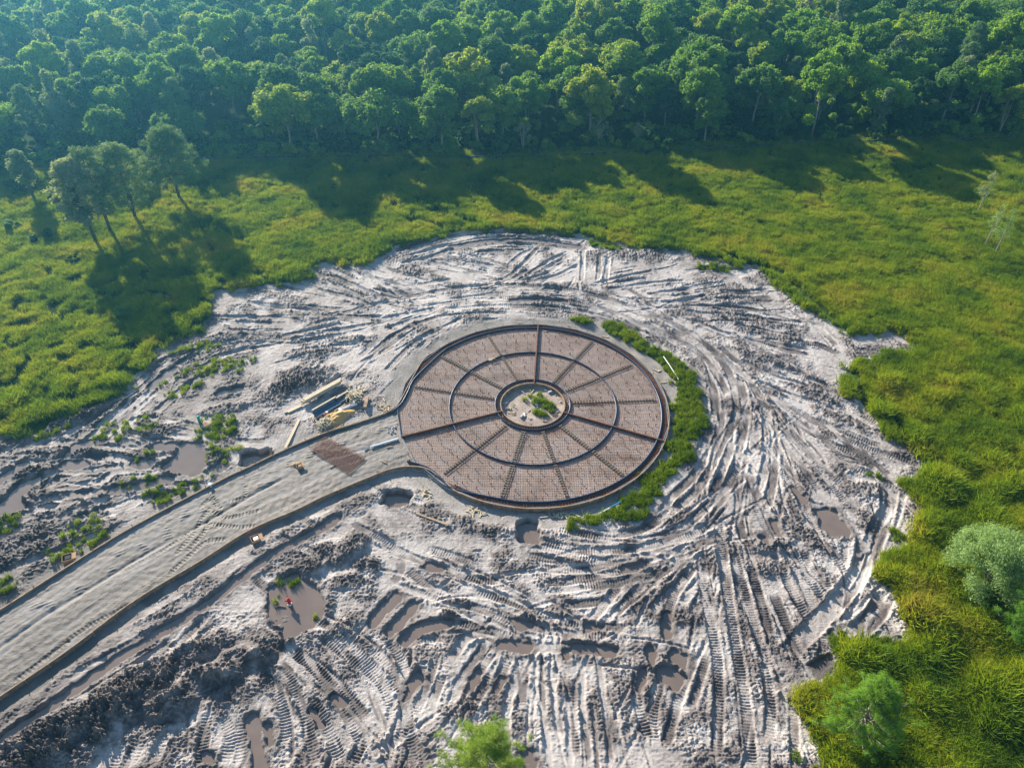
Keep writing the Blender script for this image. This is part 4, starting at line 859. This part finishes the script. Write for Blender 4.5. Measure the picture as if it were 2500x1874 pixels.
for k in range(46): scrap('P', 1130+rnd.gauss(60, 130), 380+rnd.gauss(-50, 110), rnd.uniform(.3, .9), 'pale wood scrap strewn on the mud beyond the stake heaps', 'scraps beyond the stake heaps', m=M['pale_wood'] if k % 3 else M['wood'])
for k in range(26): scrap('P', 1830+rnd.gauss(0, 70), 640+rnd.gauss(0, 50), rnd.uniform(.3, 1.0), 'wood scrap in the litter where the form bends into the circle', 'scraps at the bend of the form', m=M['pale_wood'] if k % 2 else M['wood'])
for k in range(22): scrap('P', 800+rnd.gauss(0, 80), 1090+rnd.gauss(0, 30), rnd.uniform(.2, .6), 'brown wood scrap between sand pile and form', 'scraps below the sand pile', m=M['wood'])
for k in range(14): scrap('C', 335+rnd.gauss(0, 14), 1185+rnd.gauss(0, 20), rnd.uniform(.4, .9), 'pale wood scrap in the bundle beside the square pit', 'scraps by the square pit')
for k in range(18): scrap('C', 630+rnd.gauss(0, 40), 1290+rnd.gauss(0, 14), rnd.uniform(.3, .8), 'pale wood scrap at the foot of the form south of the circle', 'scraps south of the circle')
for k in range(22): scrap('C', 1150+rnd.gauss(0, 60), 1310+rnd.gauss(0, 12), rnd.uniform(.3, .9), 'pale wood scrap above the central pit at the ring edge', 'scraps above the central pit')
for x, y in ((905,157),(1200,175),(1050,215),(1420,240),(1720,440),(1770,515),(1610,1145),(1500,1200)): scrap('C', x, y, rnd.uniform(.5, .8), 'lone wood offcut on the grey gravel just outside the ring form', 'offcuts outside the ring form')
for x, y in ((125,910),(235,975),(60,1050),(90,1000)): scrap('C', x, y, rnd.uniform(.5, .9), 'dark offcut lying on the road near the joint strip', 'offcuts near the joint strip', -.06, M['wood'], .1)
ix = [(800,480),(900,500),(1060,430),(1340,400),(560,700),(500,750),(680,765),(600,830),(520,850),(690,810),(580,860),(680,940),(710,930),(570,945),(680,985),(1020,890),(1150,960),(1240,1020),(1330,1100),(1660,930),(1600,1000),(1420,690),(1440,720),(1520,700),(1310,620),(1100,480),(1480,1020),(1380,1130),(940,945),(1060,1080)]
for k, (x, y) in enumerate(ix): scrap('I', x, y, rnd.uniform(.3, .75), 'wood scrap scattered on the gravel of the centre island', 'scraps on the centre island', None, M['pale_wood'] if k % 2 else M['wood'])
def cyl(c, xy, r, l, rz, m, label, tilt=0):
    p = W2(c, *xy); o = MB().tube([(-l/2, 0, 0), (l/2, 0, 0)], r, 16).build('concrete_cylinder', m); o.location = (p[0], p[1], gz(*p)+r*.9); o.rotation_euler = (0, tilt, rz)
    return tag(o, label, 'cylinder')
cyl('I', (870,1040), .12, .42, 1.0, M['concrete'], 'larger grey test cylinder leaning left on the island gravel'); cyl('I', (930,1000), .09, .42, -1.45, M['white'], 'slim white cylinder touching the larger grey one on the island'); cyl('I', (1500,490), .11, .5, .6, M['white'], 'white block-like cylinder at the far right rim of the island'); cyl('I', (490,745), .07, .45, .1, M['concrete'], 'grey tube by the shaded left rim of the island')
for k, (x, y, s) in enumerate(((1130,650,.16),(1150,745,.15),(1200,770,.17),(1090,690,.14),(1220,820,.1),(1290,880,.1),(1390,440,.12),(1430,450,.1),(1740,700,.12))): lump('white_rubble', 'I', (x, y), s, M['white'], 'whitish crumpled litter among the plants of the centre island', 'litter', 50+k, None, 'white litter on the island')
for k, (x, y) in enumerate(((1060,1190),(1630,560),(1020,1070))): lump('dark_stone', 'I', (x, y), .09, M['concrete'], ('dark stone near the lower rim of the island', 'dark stone near the upper right rim of the island', 'pale stone by the two cylinders on the island')[k], 'stone', 80+k)
t = group_thing('wood_offcut', 'C', (740,392), 'bright tan bracket of boards resting on the upper left of the middle ring', 'board', .18, .25)
MB().box((0, 0, .06), (.75, .14, .05)).box((-.2, -.12, .03), (.4, .22, .04)).build('long_board', M['pale_wood'], t); MB().box((.35, .12, .08), (.5, .10, .05)).build('short_board', M['orange'], t)
t = group_thing('wood_offcut', 'C', (1745,445), 'tan crumpled board at the grassy edge right of the ring', 'board', None, .5)
MB().box((0, 0, .06), (.45, .25, .05)).build('long_board', M['pale_wood'], t); MB().box((.1, .2, .08), (.2, .2, .05)).build('short_board', M['orange'], t)
# hydrant in the pond
p = W2('Y', 808, 868, WZ); t = empty('fire_hydrant', (p[0], p[1], WZ-.02)); tag(t, 'red fire hydrant with a white collar standing in the brown pond', 'hydrant')
MB().lathe([(.19, 0), (.19, .10), (.15, .12), (.15, .16)], 20).build('collar', M['white'], t)
MB().lathe([(.13, .16), (.13, .58), (.16, .60), (.16, .64)], 20).build('barrel', M['red'], t, False)
MB().lathe([(.155, .641), (.14, .74), (.08, .82), (.05, .83), (.05, .9), (.02, .9)], 18).build('bonnet', M['red'], t)
for d in ((1, 0), (-1, 0), (0, -1)):
    MB().tube([(d[0]*.12, d[1]*.12, .5), (d[0]*.22, d[1]*.22, .5)], .065, 12).tube([(d[0]*.22, d[1]*.22, .5), (d[0]*.27, d[1]*.27, .5)], .085, 8).build('outlet', M['red'], t)
# manhole and marker post
p = W2('L', 1512, 556); t = empty('manhole', (p[0], p[1], gz(*p))); tag(t, 'round pinkish manhole cover beside the bright green grass clump', 'manhole')
MB().lathe([(.5, -.2), (.5, .16), (.42, .18)], 28).build('riser', M['concrete'], t); c_ = MB().lathe([(.40, .181), (.40, .205), (.05, .212)], 28).build('cover', M['pinkdisc'], t)
p = W2('L', 1467, 535); t = empty('marker_post', (p[0], p[1], gz(*p))); tag(t, 'teal plastic marker post next to the manhole', 'marker post')
MB().lathe([(.14, -.1), (.14, .75)], 14).build('post', M['teal'], t); MB().lathe([(.15, .751), (.14, .82), (.05, .86)], 14).build('cap', M['teal'], t)

# ------------------------------------------------------------------ silt fence along the trees
fl = smooth([G(*q) for q in ((-120,425),(120,412),(400,398),(700,389),(950,386),(1130,389),(1230,388),(1400,383),(1550,376),(1700,370),(1900,358),(2130,349),(2500,341),(2640,338))], 1.0)
ft = empty('silt_fence', (fl[len(fl)//2][0], fl[len(fl)//2][1], 0)); tag(ft, 'low black silt fence with blue-grey sleeves along the forest edge', 'fence')
cum = np.r_[0, np.cumsum(np.linalg.norm(np.diff(fl, axis=0), axis=1))]
def on_line(s): return np.array([np.interp(s, cum, fl[:, 0]), np.interp(s, cum, fl[:, 1])])
ch(wall_strip(fl, .03, -.1, .55), 'fabric', M['black'], ft)
nseg = 99; step = cum[-1]/nseg
for k in range(nseg):
    a = on_line(k*step+.22); b = on_line((k+1)*step-.22); z = .52+rnd.uniform(-.05, .05)
    ch(MB().tube([(a[0], a[1]-.06, z), ((a[0]+b[0])/2, (a[1]+b[1])/2-.08, z-.04), (b[0], b[1]-.06, z+rnd.uniform(-.03, .03))], .10, 6), 'sleeve', M['fence_blue'], ft)
pp = None
for k in range(nseg):
    a = on_line(k*step)
    if pp is None: pp = MB().beam((0, 0, -.3), (0, 0, .95), .09, .07).build('post', M['wood'], ft); o = pp
    else: o = pp.copy(); link(o, ft)
    o.location = Vector((a[0], a[1]+.06, 0))-ft.location

# ------------------------------------------------------------------ plants
def leaves(centers, radii, n, size, rs, shell=.55, up=.35, elong=1.0, thin=1.0):
    """n leaf faces round each clump centre -> verts, faces, per-vertex v"""
    C_ = np.repeat(np.asarray(centers), n, 0); Rr = np.repeat(np.asarray(radii), n, 0)
    d = rs.normal(size=C_.shape); d /= np.linalg.norm(d, axis=1)[:, None]
    rad = shell+(1-shell)*rs.rand(len(d))**.7
    p = C_+d*Rr*rad[:, None]
    nrm = d*.7+rs.normal(size=d.shape)*.6; nrm[:, 2] += up; nrm /= np.linalg.norm(nrm, axis=1)[:, None]
    a = np.cross(nrm, rs.normal(size=d.shape)); a /= np.linalg.norm(a, axis=1)[:, None]; b = np.cross(nrm, a)
    s = size*rs.uniform(.6, 1.35, len(d))[:, None]
    V = np.stack([p-a*s*elong, p-b*s*.5*thin, p+a*s*elong, p+b*s*.5*thin], 1).reshape(-1, 3)
    F = np.arange(len(V)).reshape(-1, 4)
    v = np.repeat(np.repeat(rs.rand(len(centers)), n)*.5+rs.rand(len(d))*.5, 4)
    return V, F, v
def crown_mesh(name, V, F, v, m):
    o = mesh_np(name, V, F, m, attrs={'v': v}); S.collection.objects.unlink(o); return o
def lobes(rs, n, R_, h0, h1, flat=.8):
    c = []; r = []
    for k in range(n):
        a = rs.uniform(0, 2*PI); q = math.sqrt(rs.rand()); z = h0+(h1-h0)*(1-q**2*rs.uniform(.2, .8))*rs.uniform(.7, 1)
        rr_ = R_*rs.uniform(.13, .36); c.append((math.cos(a)*q*(R_-rr_*.6), math.sin(a)*q*(R_-rr_*.6), z-rr_*.6)); r.append((rr_, rr_, rr_*flat))
    return c, r
def trunk_mb(rs, h, r, stems=1, lean=.1, branches=6, spread=2.2, base_split=False):
    mb = MB()
    for s in range(stems):
        a = rs.uniform(0, 2*PI); tx = math.cos(a)*(lean*h if stems > 1 else rs.uniform(0, lean*h)); ty = math.sin(a)*(lean*h if stems > 1 else rs.uniform(0, lean*h))
        P = [(tx*f+rs.uniform(-.08, .08)*h*.1+(0 if f else 0), ty*f+rs.uniform(-.08, .08)*h*.1, h*f) for f in (0, .2, .4, .6, .8, 1)]
        mb.tube(P, [r, r*.85, r*.7, r*.5, r*.3, r*.08], 7)
        for b in range(branches):
            f = rs.uniform(.4, .9); q = np.array([tx*f, ty*f, h*f]); a = rs.uniform(0, 2*PI); l = spread*rs.uniform(.5, 1.1)*(1.3-f)
            e = q+np.array([math.cos(a)*l, math.sin(a)*l, l*rs.uniform(.3, .9)]); md = (q+e)/2+np.array([0, 0, -.1*l])
            mb.tube([q, md, e], [r*.35*(1.2-f), r*.22*(1.2-f), .015], 5)
    return mb
def unlink_build(mb, name, m):
    o = mb.build(name, m); S.collection.objects.unlink(o); return o
PROTO = []      # (crown mesh, trunk mesh, kind, height, crown radius)
def make_proto(kind, seed):
    rs = np.random.RandomState(seed)
    if kind == 'pine':
        h = rs.uniform(9.5, 12); c = []; r = []
        for k in range(64):
            f = rs.uniform(.42, 1); rad = 2.9*(1-f)**.55*rs.uniform(.45, 1.05)+.15; a = rs.uniform(0, 2*PI)
            c.append((math.cos(a)*rad, math.sin(a)*rad, h*f-.2)); q = rs.uniform(.42, .75); r.append((q, q, q*.6))
        V, F, v = leaves(c, r, 95, .26, rs, .3, .5, 1.0, .4); tb = trunk_mb(rs, h, .22, 1, .03, 22, 3.0); m = M['needle_far']; R_ = 3
    elif kind == 'poplar':
        h = rs.uniform(9, 11.5); c = []; r = []
        for k in range(30):
            f = rs.uniform(.25, 1); rad = 1.5*math.sin(PI*min(1, (1.08-f)*1.1))*rs.uniform(.2, 1); a = rs.uniform(0, 2*PI); q = rs.uniform(.5, .9)
            c.append((math.cos(a)*rad, math.sin(a)*rad, h*f-.4)); r.append((q, q, q*1.1))
        V, F, v = leaves(c, r, 170, .23, rs, .4, .3); tb = trunk_mb(rs, h, .15, 1, .03, 12, 1.4); m = M['leaf_silver']; R_ = 1.9
    elif kind == 'bare':
        h = rs.uniform(7, 9); c, r = lobes(rs, 9, 2.2, h*.4, h); V, F, v = leaves(c, r, 45, .2, rs, .3, .2); tb = trunk_mb(rs, h, .16, 3, .16, 14, 2.4); m = M['leaf_silver']; R_ = 2.2
    else:
        h = rs.uniform(8.2, 11.2); R_ = rs.uniform(2.6, 4.4); c, r = lobes(rs, 32, R_, h*.5, h)
        c2, r2 = lobes(rs, 11, R_*.9, h*.22, h*.62); c += c2[:(11 if seed % 2 else 3)]; r += r2[:(11 if seed % 2 else 3)]
        V, F, v = leaves(c, r, 250, .235, rs, .35, .4)
        V2, F2, v2 = leaves(c, [np.array(q)*1.18 for q in r], 40, .2, rs, .9, .3); F = np.vstack([F, F2+len(V)]); V = np.vstack([V, V2]); v = np.r_[v, v2]
        tb = trunk_mb(rs, h*.8, .17, rs.randint(1, 4), .13, 7, 2.6); m = M[{'broad': 'leaf', 'bright': 'leaf_bright', 'dark': 'leaf_dark'}[kind]]
    cr = crown_mesh('crown', V, F, v, m); tr = unlink_build(tb, 'trunk', M['bark'] if kind not in ('pine',) else M['dark_bark'])
    PROTO.append((cr, tr, kind, h, R_))
for i in range(7): make_proto('broad', 100+i)
for i in range(3): make_proto('bright', 200+i)
for i in range(2): make_proto('dark', 300+i)
for i in range(2): make_proto('poplar', 400+i)
for i in range(3): make_proto('pine', 500+i)
make_proto('bare', 600)
kinds = {}
for i, q in enumerate(PROTO): kinds.setdefault(q[2], []).append(i)
LAB = dict(broad='green round-crowned broadleaf tree packed in the dense forest behind the silt fence', bright='bright yellow-green broadleaf tree standing out in the dense forest behind the fence', dark='dark green broadleaf tree in the dense forest behind the silt fence',
           poplar='slender silvery grey-green tree among the green crowns of the forest', pine='feathery grey-green pine rising among the broadleaf trees of the forest', bare='thin pale multi-stemmed tree with few leaves at the forest edge')
def add_tree(i, x, y, z, sc, rz, label, group=None, name=None, cat='tree'):
    cr, tr, kind, h, R_ = PROTO[i]
    t = empty(name or {'pine': 'pine_tree', 'poplar': 'silvery_tree', 'bare': 'bare_tree'}.get(kind, 'broadleaf_tree'), (x, y, z), rz); t.scale = (sc, sc, sc)
    a = cr.copy(); link(a, t); b = tr.copy(); link(b, t)
    return tag(t, label, cat, group)
# spots behind the fence
rt = np.random.RandomState(21); spots = []
def fence_y(x): return np.interp(x, fl[:, 0], fl[:, 1])
cand = []
for k in range(26000):
    y = rt.uniform(112, 262); x = rt.uniform(-1, 1)*(y*.66+16)
    if y < fence_y(x)+1.6: continue
    cand.append((x, y))
cell = {}
for x, y in cand:
    d0 = 4.3 if y < fence_y(x)+14 else 5.1
    g = (int(x//6), int(y//6)); ok = True
    for i in (-1, 0, 1):
        for j in (-1, 0, 1):
            for q in cell.get((g[0]+i, g[1]+j), ()):
                if (q[0]-x)**2+(q[1]-y)**2 < d0*d0: ok = False
    if ok: cell.setdefault(g, []).append((x, y)); spots.append((x, y))
spots.sort(key=lambda s: s[1]-.25*fence_y(s[0]))
print('trees', len(spots))
far = []
for n, (x, y) in enumerate(spots):
    left = x < -.3*y
    u = rt.rand(); edge_row = y < fence_y(x)+7
    k = 'broad' if u < .54 else 'bright' if u < (.66 if left else .76) else 'dark' if u < (.80 if left else .87) else 'poplar' if u < .93 else 'pine'
    if edge_row and u > .90: k = 'bare'
    i = kinds[k][rt.randint(len(kinds[k]))]; sc = rt.uniform(.82, 1.2)*(rt.uniform(.62, 1.05) if edge_row else 1)*(1.12 if k in ('broad','bright') else 1); rz = rt.uniform(0, 6.28)
    if y < fence_y(x)+9 and rt.rand() < .34: continue
    if n < 300: add_tree(i, x, y, .0, sc, rz, LAB[k], k+' trees of the forest')
    else: far.append((x, y, 0, i, sc, rz))

def scatter(name, P, protos, kind='stuff', label=None):
    """ONE object that sets a prototype on each of its points"""
    P = np.asarray(P, np.float32); me = bpy.data.meshes.new(name); me.vertices.add(len(P)); me.vertices.foreach_set('co', P[:, :3].ravel())
    for an, col, ty in (('idx', 3, 'INT'), ('sc', 4, 'FLOAT'), ('rz', 5, 'FLOAT')):
        a = me.attributes.new(an, ty, 'POINT'); a.data.foreach_set('value', P[:, col].astype(np.int32 if ty == 'INT' else np.float32))
    o = link(bpy.data.objects.new(name, me)); tag(o, label, kind=kind)
    ng = bpy.data.node_groups.new(name, 'GeometryNodeTree'); ng.interface.new_socket('Geometry', in_out='INPUT', socket_type='NodeSocketGeometry'); ng.interface.new_socket('Geometry', in_out='OUTPUT', socket_type='NodeSocketGeometry')
    gi = ng.nodes.new('NodeGroupInput'); go = ng.nodes.new('NodeGroupOutput'); ins = ng.nodes.new('GeometryNodeInstanceOnPoints'); g2 = ng.nodes.new('GeometryNodeJoinGeometry')
    for p in reversed(protos):
        oi = ng.nodes.new('GeometryNodeObjectInfo'); oi.inputs['Object'].default_value = p; oi.inputs['As Instance'].default_value = True
        ng.links.new(oi.outputs['Geometry'], g2.inputs[0])
    def attr(nm, ty):
        n = ng.nodes.new('GeometryNodeInputNamedAttribute'); n.data_type = ty; n.inputs['Name'].default_value = nm; return n.outputs['Attribute']
    cx_ = ng.nodes.new('ShaderNodeCombineXYZ'); ng.links.new(attr('rz', 'FLOAT'), cx_.inputs['Z'])
    ng.links.new(gi.outputs[0], ins.inputs['Points']); ng.links.new(g2.outputs[0], ins.inputs['Instance'])
    ins.inputs['Pick Instance'].default_value = True
    ng.links.new(attr('idx', 'INT'), ins.inputs['Instance Index']); ng.links.new(cx_.outputs[0], ins.inputs['Rotation']); ng.links.new(attr('sc', 'FLOAT'), ins.inputs['Scale'])
    ng.links.new(ins.outputs[0], go.inputs[0])
    md = o.modifiers.new('scatter', 'NODES'); md.node_group = ng
    return o

scatter('distant_forest', far, [q[0] for q in PROTO], 'stuff', 'far mass of tree crowns reaching to the top of the picture')
# undergrowth under the first rows of trees
rs = np.random.RandomState(77); BUSH = []
for k in range(4):
    c, r = lobes(rs, 9, 1.5, .3, 1.9); V, F, v = leaves(c, r, 130, .2, rs, .5, .4); BUSH.append(crown_mesh('bush', V, F, v, M['leaf_dark' if k < 2 else 'leaf']))
P = []
for k in range(560):
    x = rs.uniform(-105, 105); y = fence_y(x)+rs.uniform(.8, 14)**1.0
    P.append((x, y, 0, rs.randint(4), rs.uniform(.6, 1.5), rs.uniform(0, 6.28)))
scatter('undergrowth', P, BUSH, 'stuff', 'dark undergrowth filling the foot of the forest behind the silt fence')
def px_tree(i, px, py, sc, rz, label, name=None, group=None, kind_name=None):
    x, y = G(px, py); return add_tree(i, x, y, 0, sc, rz, label, group, name)
def own_tree(name, px, py, z0, label, V, F, v, m, tb, bark, sc=1, rz=0):
    x, y = G(px, py); t = empty(name, (x, y, z0), rz); t.scale = (sc,)*3; tag(t, label, 'tree')
    mesh_np('crown', V, F, m, t, attrs={'v': v}); tb.build('trunk', bark, t); return t
# tall pines standing out on the left of the field
def tall_pine(seed, h, R_, f0, dens=1.0, leafy=False):
    rs = np.random.RandomState(seed); c = []; r = []; tips = []
    for k in range(int(85*dens)):
        f = f0+(1-f0)*rs.rand()**.8; prof = R_*(min(1, (f-f0+.12)/.3))*(1-((f-f0)/(1-f0))**2.2*.75); a = rs.uniform(0, 2*PI); rad = prof*rs.uniform(.25, 1)
        p = (math.cos(a)*rad, math.sin(a)*rad, h*f-.2); q = rs.uniform(.55, 1.0); c.append(p); r.append((q, q, q*.65)); tips.append(p)
    V, F, v = leaves(c, r, 120, .22 if leafy else .25, rs, .25, .45, 1.0, .8 if leafy else .32)
    mb = MB(); mb.tube([(0, 0, -.2), (.1, .05, h*.35), (0, .1, h*.7), (0, 0, h)], [.24, .19, .12, .03], 8)
    for p in tips[::2]:
        z = max(h*f0*.9, p[2]-rs.uniform(.2, 1.0)); mb.tube([(0, 0, z), (p[0]*.5, p[1]*.5, z+.15), p], [.06, .04, .012], 5)
    return V, F, v, mb
for px, py, h, R_, f0, sd_, dens, leafy, lb in ((232,586,11.6,4.3,.3,1,1.3,True,'leafy paler tree leftmost of the tall clump in the left field'),(271,568,12.3,4.5,.3,2,1.4,False,'tall pine with the thickest bare trunk in the middle of the left clump'),(333,539,11.6,4.9,.28,3,1.5,False,'tall pine at the right of the left field clump with a long bare trunk'),
        (440,490,11.6,5.4,.28,4,1.8,False,'broad spreading pine standing behind the left clump against the forest'),(83,485,7.5,1.6,.3,5,.5,True,'small thin tree in the dark field left of the tall clump')):
    V, F, v, mb = tall_pine(sd_*7, h, R_, f0, dens, leafy)
    own_tree('pine_tree' if not leafy else 'leafy_tree', px, py, 0, lb, V, F, v, M['needle_far'] if not leafy else M['leaf_silver'], mb, M['dark_bark'])
# sparse saplings on the right
for px, py, h, lb, sd_ in ((2385,521,6.6,'pale sparse young tree alone on the right of the field, nearest the forest',1),(2402,603,6.3,'nearly bare sapling, left one of the close pair on the right',2),(2426,624,6.8,'nearly bare sapling, right one of the close pair on the right',3)):
    rs = np.random.RandomState(sd_+40); mb = MB(); mb.tube([(0, 0, -.1), (.05, 0, h*.5), (0, 0, h)], [.09, .06, .012], 6); c = []; r = []
    for k in range(34):
        f = rs.uniform(.3, 1); a = rs.uniform(0, 2*PI); l = 1.15*(1.15-f)*rs.uniform(.5, 1.2); p = (math.cos(a)*l, math.sin(a)*l, h*f+l*.6); mb.tube([(0, 0, h*f-.1), p], [.022, .006], 4); c.append(p); r.append((.38, .38, .5))
    V, F, v = leaves(c, r, 42 if sd_ == 1 else 20, .085, rs, .1, .2); own_tree('sapling', px, py, 0, lb, V, F, v, M['willow'] if sd_ > 1 else M['leaf_silver'], mb, M['bark'])
# feathery pale tree and its neighbours lower right
rs = np.random.RandomState(91); c = []; r = []; mb = MB()
for s in range(5):
    a = 2*PI*s/5; mb.tube([(0, 0, -.1), (math.cos(a)*.6, math.sin(a)*.6, 1.6), (math.cos(a)*1.5, math.sin(a)*1.5, 3.8)], [.10, .07, .02], 6)
for k in range(150):
    a = rs.uniform(0, 2*PI); q = math.sqrt(rs.rand()); z = 5.2*(1-.55*q*q)*rs.uniform(.55, 1); c.append((math.cos(a)*q*2.9, math.sin(a)*q*2.9, z)); r.append((.75, .75, .45))
V, F, v = leaves(c, r, 230, .085, rs, .1, .3, 1.3, .5); own_tree('willow_tree', 2405, 1425, 0, 'feathery pale blue-green willow-like tree at the right edge of the picture', V, F, v, M['willow'], mb, M['bark'], 1.15)
def near_pine(name, px, py, h, R_, f0, sd_, lb, m, nb=70, z=0):
    rs = np.random.RandomState(sd_); mb = MB(); mb.tube([(0, 0, -.2), (.05, 0, h*.4), (0, .05, h*.75), (0, 0, h)], [.2, .16, .09, .02], 10); c = []; r = []
    for k in range(nb):
        f = f0+(1-f0)*rs.rand()**.85; a = rs.uniform(0, 2*PI); rad = R_*(1-((f-f0)/(1-f0))**1.6*.85)*rs.uniform(.5, 1.08); z1 = h*f; e = np.array([math.cos(a)*rad, math.sin(a)*rad, z1+rad*.22]); b0 = np.array([0, 0, z1-.25*rad])
        mb.tube([b0, (b0+e)/2+np.array([0, 0, .06]), e], [.045, .028, .01], 5)
        for j in range(5):
            t_ = rs.uniform(.45, 1.05); q = b0+(e-b0)*t_+rs.normal(size=3)*.22*np.array([1, 1, .5]); c.append(q); r.append((.30, .30, .22)); mb.tube([b0+(e-b0)*min(t_, .95), q], [.014, .006], 4)
    V, F, v = leaves(c, r, 80, .12, rs, .05, .5, 1.3, .15); return own_tree(name, px, py, z, lb, V, F, v, m, mb, M['bark'])
near_pine('pine_tree', 2082, 1795, 7.0, 3.1, .2, 5, 'bright green young pine on the grassy corner at the lower right', M['needle'], 110)
near_pine('pine_tree', 2482, 1560, 5.5, 2.2, .25, 6, 'pine cut off by the right edge of the picture below the pale willow-like tree', M['needle'], 45)
gx, gy = G(1185, 1835, 9.0)
t = near_pine('pine_tree', 1250, 1900, 10.8, 3.7, .45, 9, 'light green pine top rising into the picture at the bottom centre', M['needle_pale'], 80); t.location = (gx, gy, 0)
# low shrubs in the left field
for k, (px, py, s) in enumerate(((50,470,1.5),(150,480,1.3),(30,560,1.0),(300,770,.8),(180,640,.7),(110,590,1.1),(20,425,1.6),(210,455,1.5))):
    x, y = G(px, py); o = BUSH[k % 4].copy(); o.name = 'shrub'; link(o); o.location = (x, y, 0); o.scale = (s, s, s*.8); o.rotation_euler.z = k; tag(o, 'low dark shrub in the shaded left part of the field', 'shrub', 'shrubs in the left field')

# ------------------------------------------------------------------ grass
def tuft(name, seed, n, h, spread, w, m, lay=.45):
    rs = np.random.RandomState(seed); V = []; F = []; v = []
    for k in range(n):
        a = rs.uniform(0, 2*PI); q = spread*math.sqrt(rs.rand()); x, y = q*math.cos(a), q*math.sin(a); hh = h*rs.uniform(.55, 1.15); b = rs.uniform(0, 2*PI); l = hh*lay*rs.uniform(.3, 1.5); c_ = rs.uniform(0, PI); wx, wy = w*math.cos(c_), w*math.sin(c_); i = len(V)
        V += [(x-wx, y-wy, -.05), (x+wx, y+wy, -.05), (x+math.cos(b)*l*.35+wx*.8, y+math.sin(b)*l*.35+wy*.8, hh*.62), (x+math.cos(b)*l*.35-wx*.8, y+math.sin(b)*l*.35-wy*.8, hh*.62), (x+math.cos(b)*l+wx*.15, y+math.sin(b)*l+wy*.15, hh), (x+math.cos(b)*l-wx*.15, y+math.sin(b)*l-wy*.15, hh)]
        F += [(i, i+1, i+2, i+3), (i+3, i+2, i+4, i+5)]; v += [rs.rand()]*6
    o = mesh_np(name, V, F, m, attrs={'v': v}); S.collection.objects.unlink(o); return o
TUF = [tuft('tuft', 900+i, 46, .62, .42, .022, M['grass']) for i in range(5)]+[tuft('tuft', 950+i, 60, .5, .5, .02, M['grass'], .9) for i in range(3)]
rs = np.random.RandomState(31); P = []
n = 230000; yv = rs.uniform(18, 150, n); xv = rs.uniform(-1, 1, n)*(yv*.68+22)
e = at_(xv, yv, E)+rs.normal(size=n)*.22-.9*sstep(.1, .5, pn(xv/.9, yv/.9, 94)); pa_ = at_(xv, yv, PATCH); hh = at_(xv, yv, H); rd = at_(xv, yv, RD)
thin = sstep(-.5, .15, pn(xv/2.3, yv/2.3, 99)+.25*pn(xv/.9, yv/.9, 98)); sparse = sstep(-45, -25, xv-(yv-60)*-.3)
dens = np.where(yv > 100, .7, 1.0)*(.55+.45*thin)
dens = np.where((xv < -30) & (yv < 85), dens*sstep(-.3, .15, pn(xv/2.2, yv/2.2, 97)+.1), dens)
ok = (e > .15) & (rs.rand(n) < dens) & (yv < fence_y(xv)+3) & (pa_ > -1) & (np.hypot(xv-CC[0], yv-CC[1]) > 16)
for x, y, z in zip(xv[ok], yv[ok], hh[ok]):
    sc = 1.0+.45*float(0); P.append([x, y, z, rs.randint(8), 1, rs.uniform(0, 6.28)])
P = np.array(P); hs = 1+.35*pn(P[:, 0]/3, P[:, 1]/3, 96)+.2*pn(P[:, 0]/1.2, P[:, 1]/1.2, 95); P[:, 4] = np.clip(hs, .4, 1.9)*rs.uniform(.75, 1.2, len(P))*np.where(P[:, 1] < 48, 1.1, 1)*(1+.7*sstep(.05, .5, pn(P[:, 0]/2.5, P[:, 1]/2.5, 79))*(P[:, 1] < 62))
print('tufts', len(P)); scatter('field_grass', P, TUF, 'stuff', 'tall yellow-green grass covering the field')
TU2 = [tuft('clump', 970+i, 50, .5, .32, .02, M['grass2']) for i in range(5)]
n = 150000; xv = rs.uniform(-62, 46, n); yv = rs.uniform(20, 98, n); pa_ = at_(xv, yv, PATCH); e = at_(xv, yv, E)
ok = (pa_*np.where(xv < -20, .5, 1.1) > rs.rand(n)) & (pa_ > .12) & (at_(xv, yv, H) > WZ-.22) & (rs.rand(n) < .8); xv = xv[ok]; yv = yv[ok]
P = np.stack([xv, yv, np.maximum(at_(xv, yv, H), WZ-.05), rs.randint(0, 5, len(xv)), rs.uniform(.45, 1.15, len(xv))*np.where(xv < -20, .8, 1), rs.uniform(0, 6.28, len(xv))], 1)
print('clumps', len(P)); scatter('mud_grass', P, TU2, 'stuff', 'fresh green grass clumps growing on the mud and round the ring')
# ------------------------------------------------------------------ air
hz = MB().box((0, 195, 27), (720, 500, 60)).build('haze', bpy.data.materials.new('haze'))
m = hz.data.materials[0]; m.use_nodes = True; t = m.node_tree; t.nodes.clear(); o_ = t.nodes.new('ShaderNodeOutputMaterial'); pv = t.nodes.new('ShaderNodeVolumePrincipled')
pv.inputs['Color'].default_value = (.16, .62, 1, 1); pv.inputs['Density'].default_value = .0005; pv.inputs['Anisotropy'].default_value = .68
t.links.new(pv.outputs[0], o_.inputs['Volume']); tag(hz, kind='stuff')
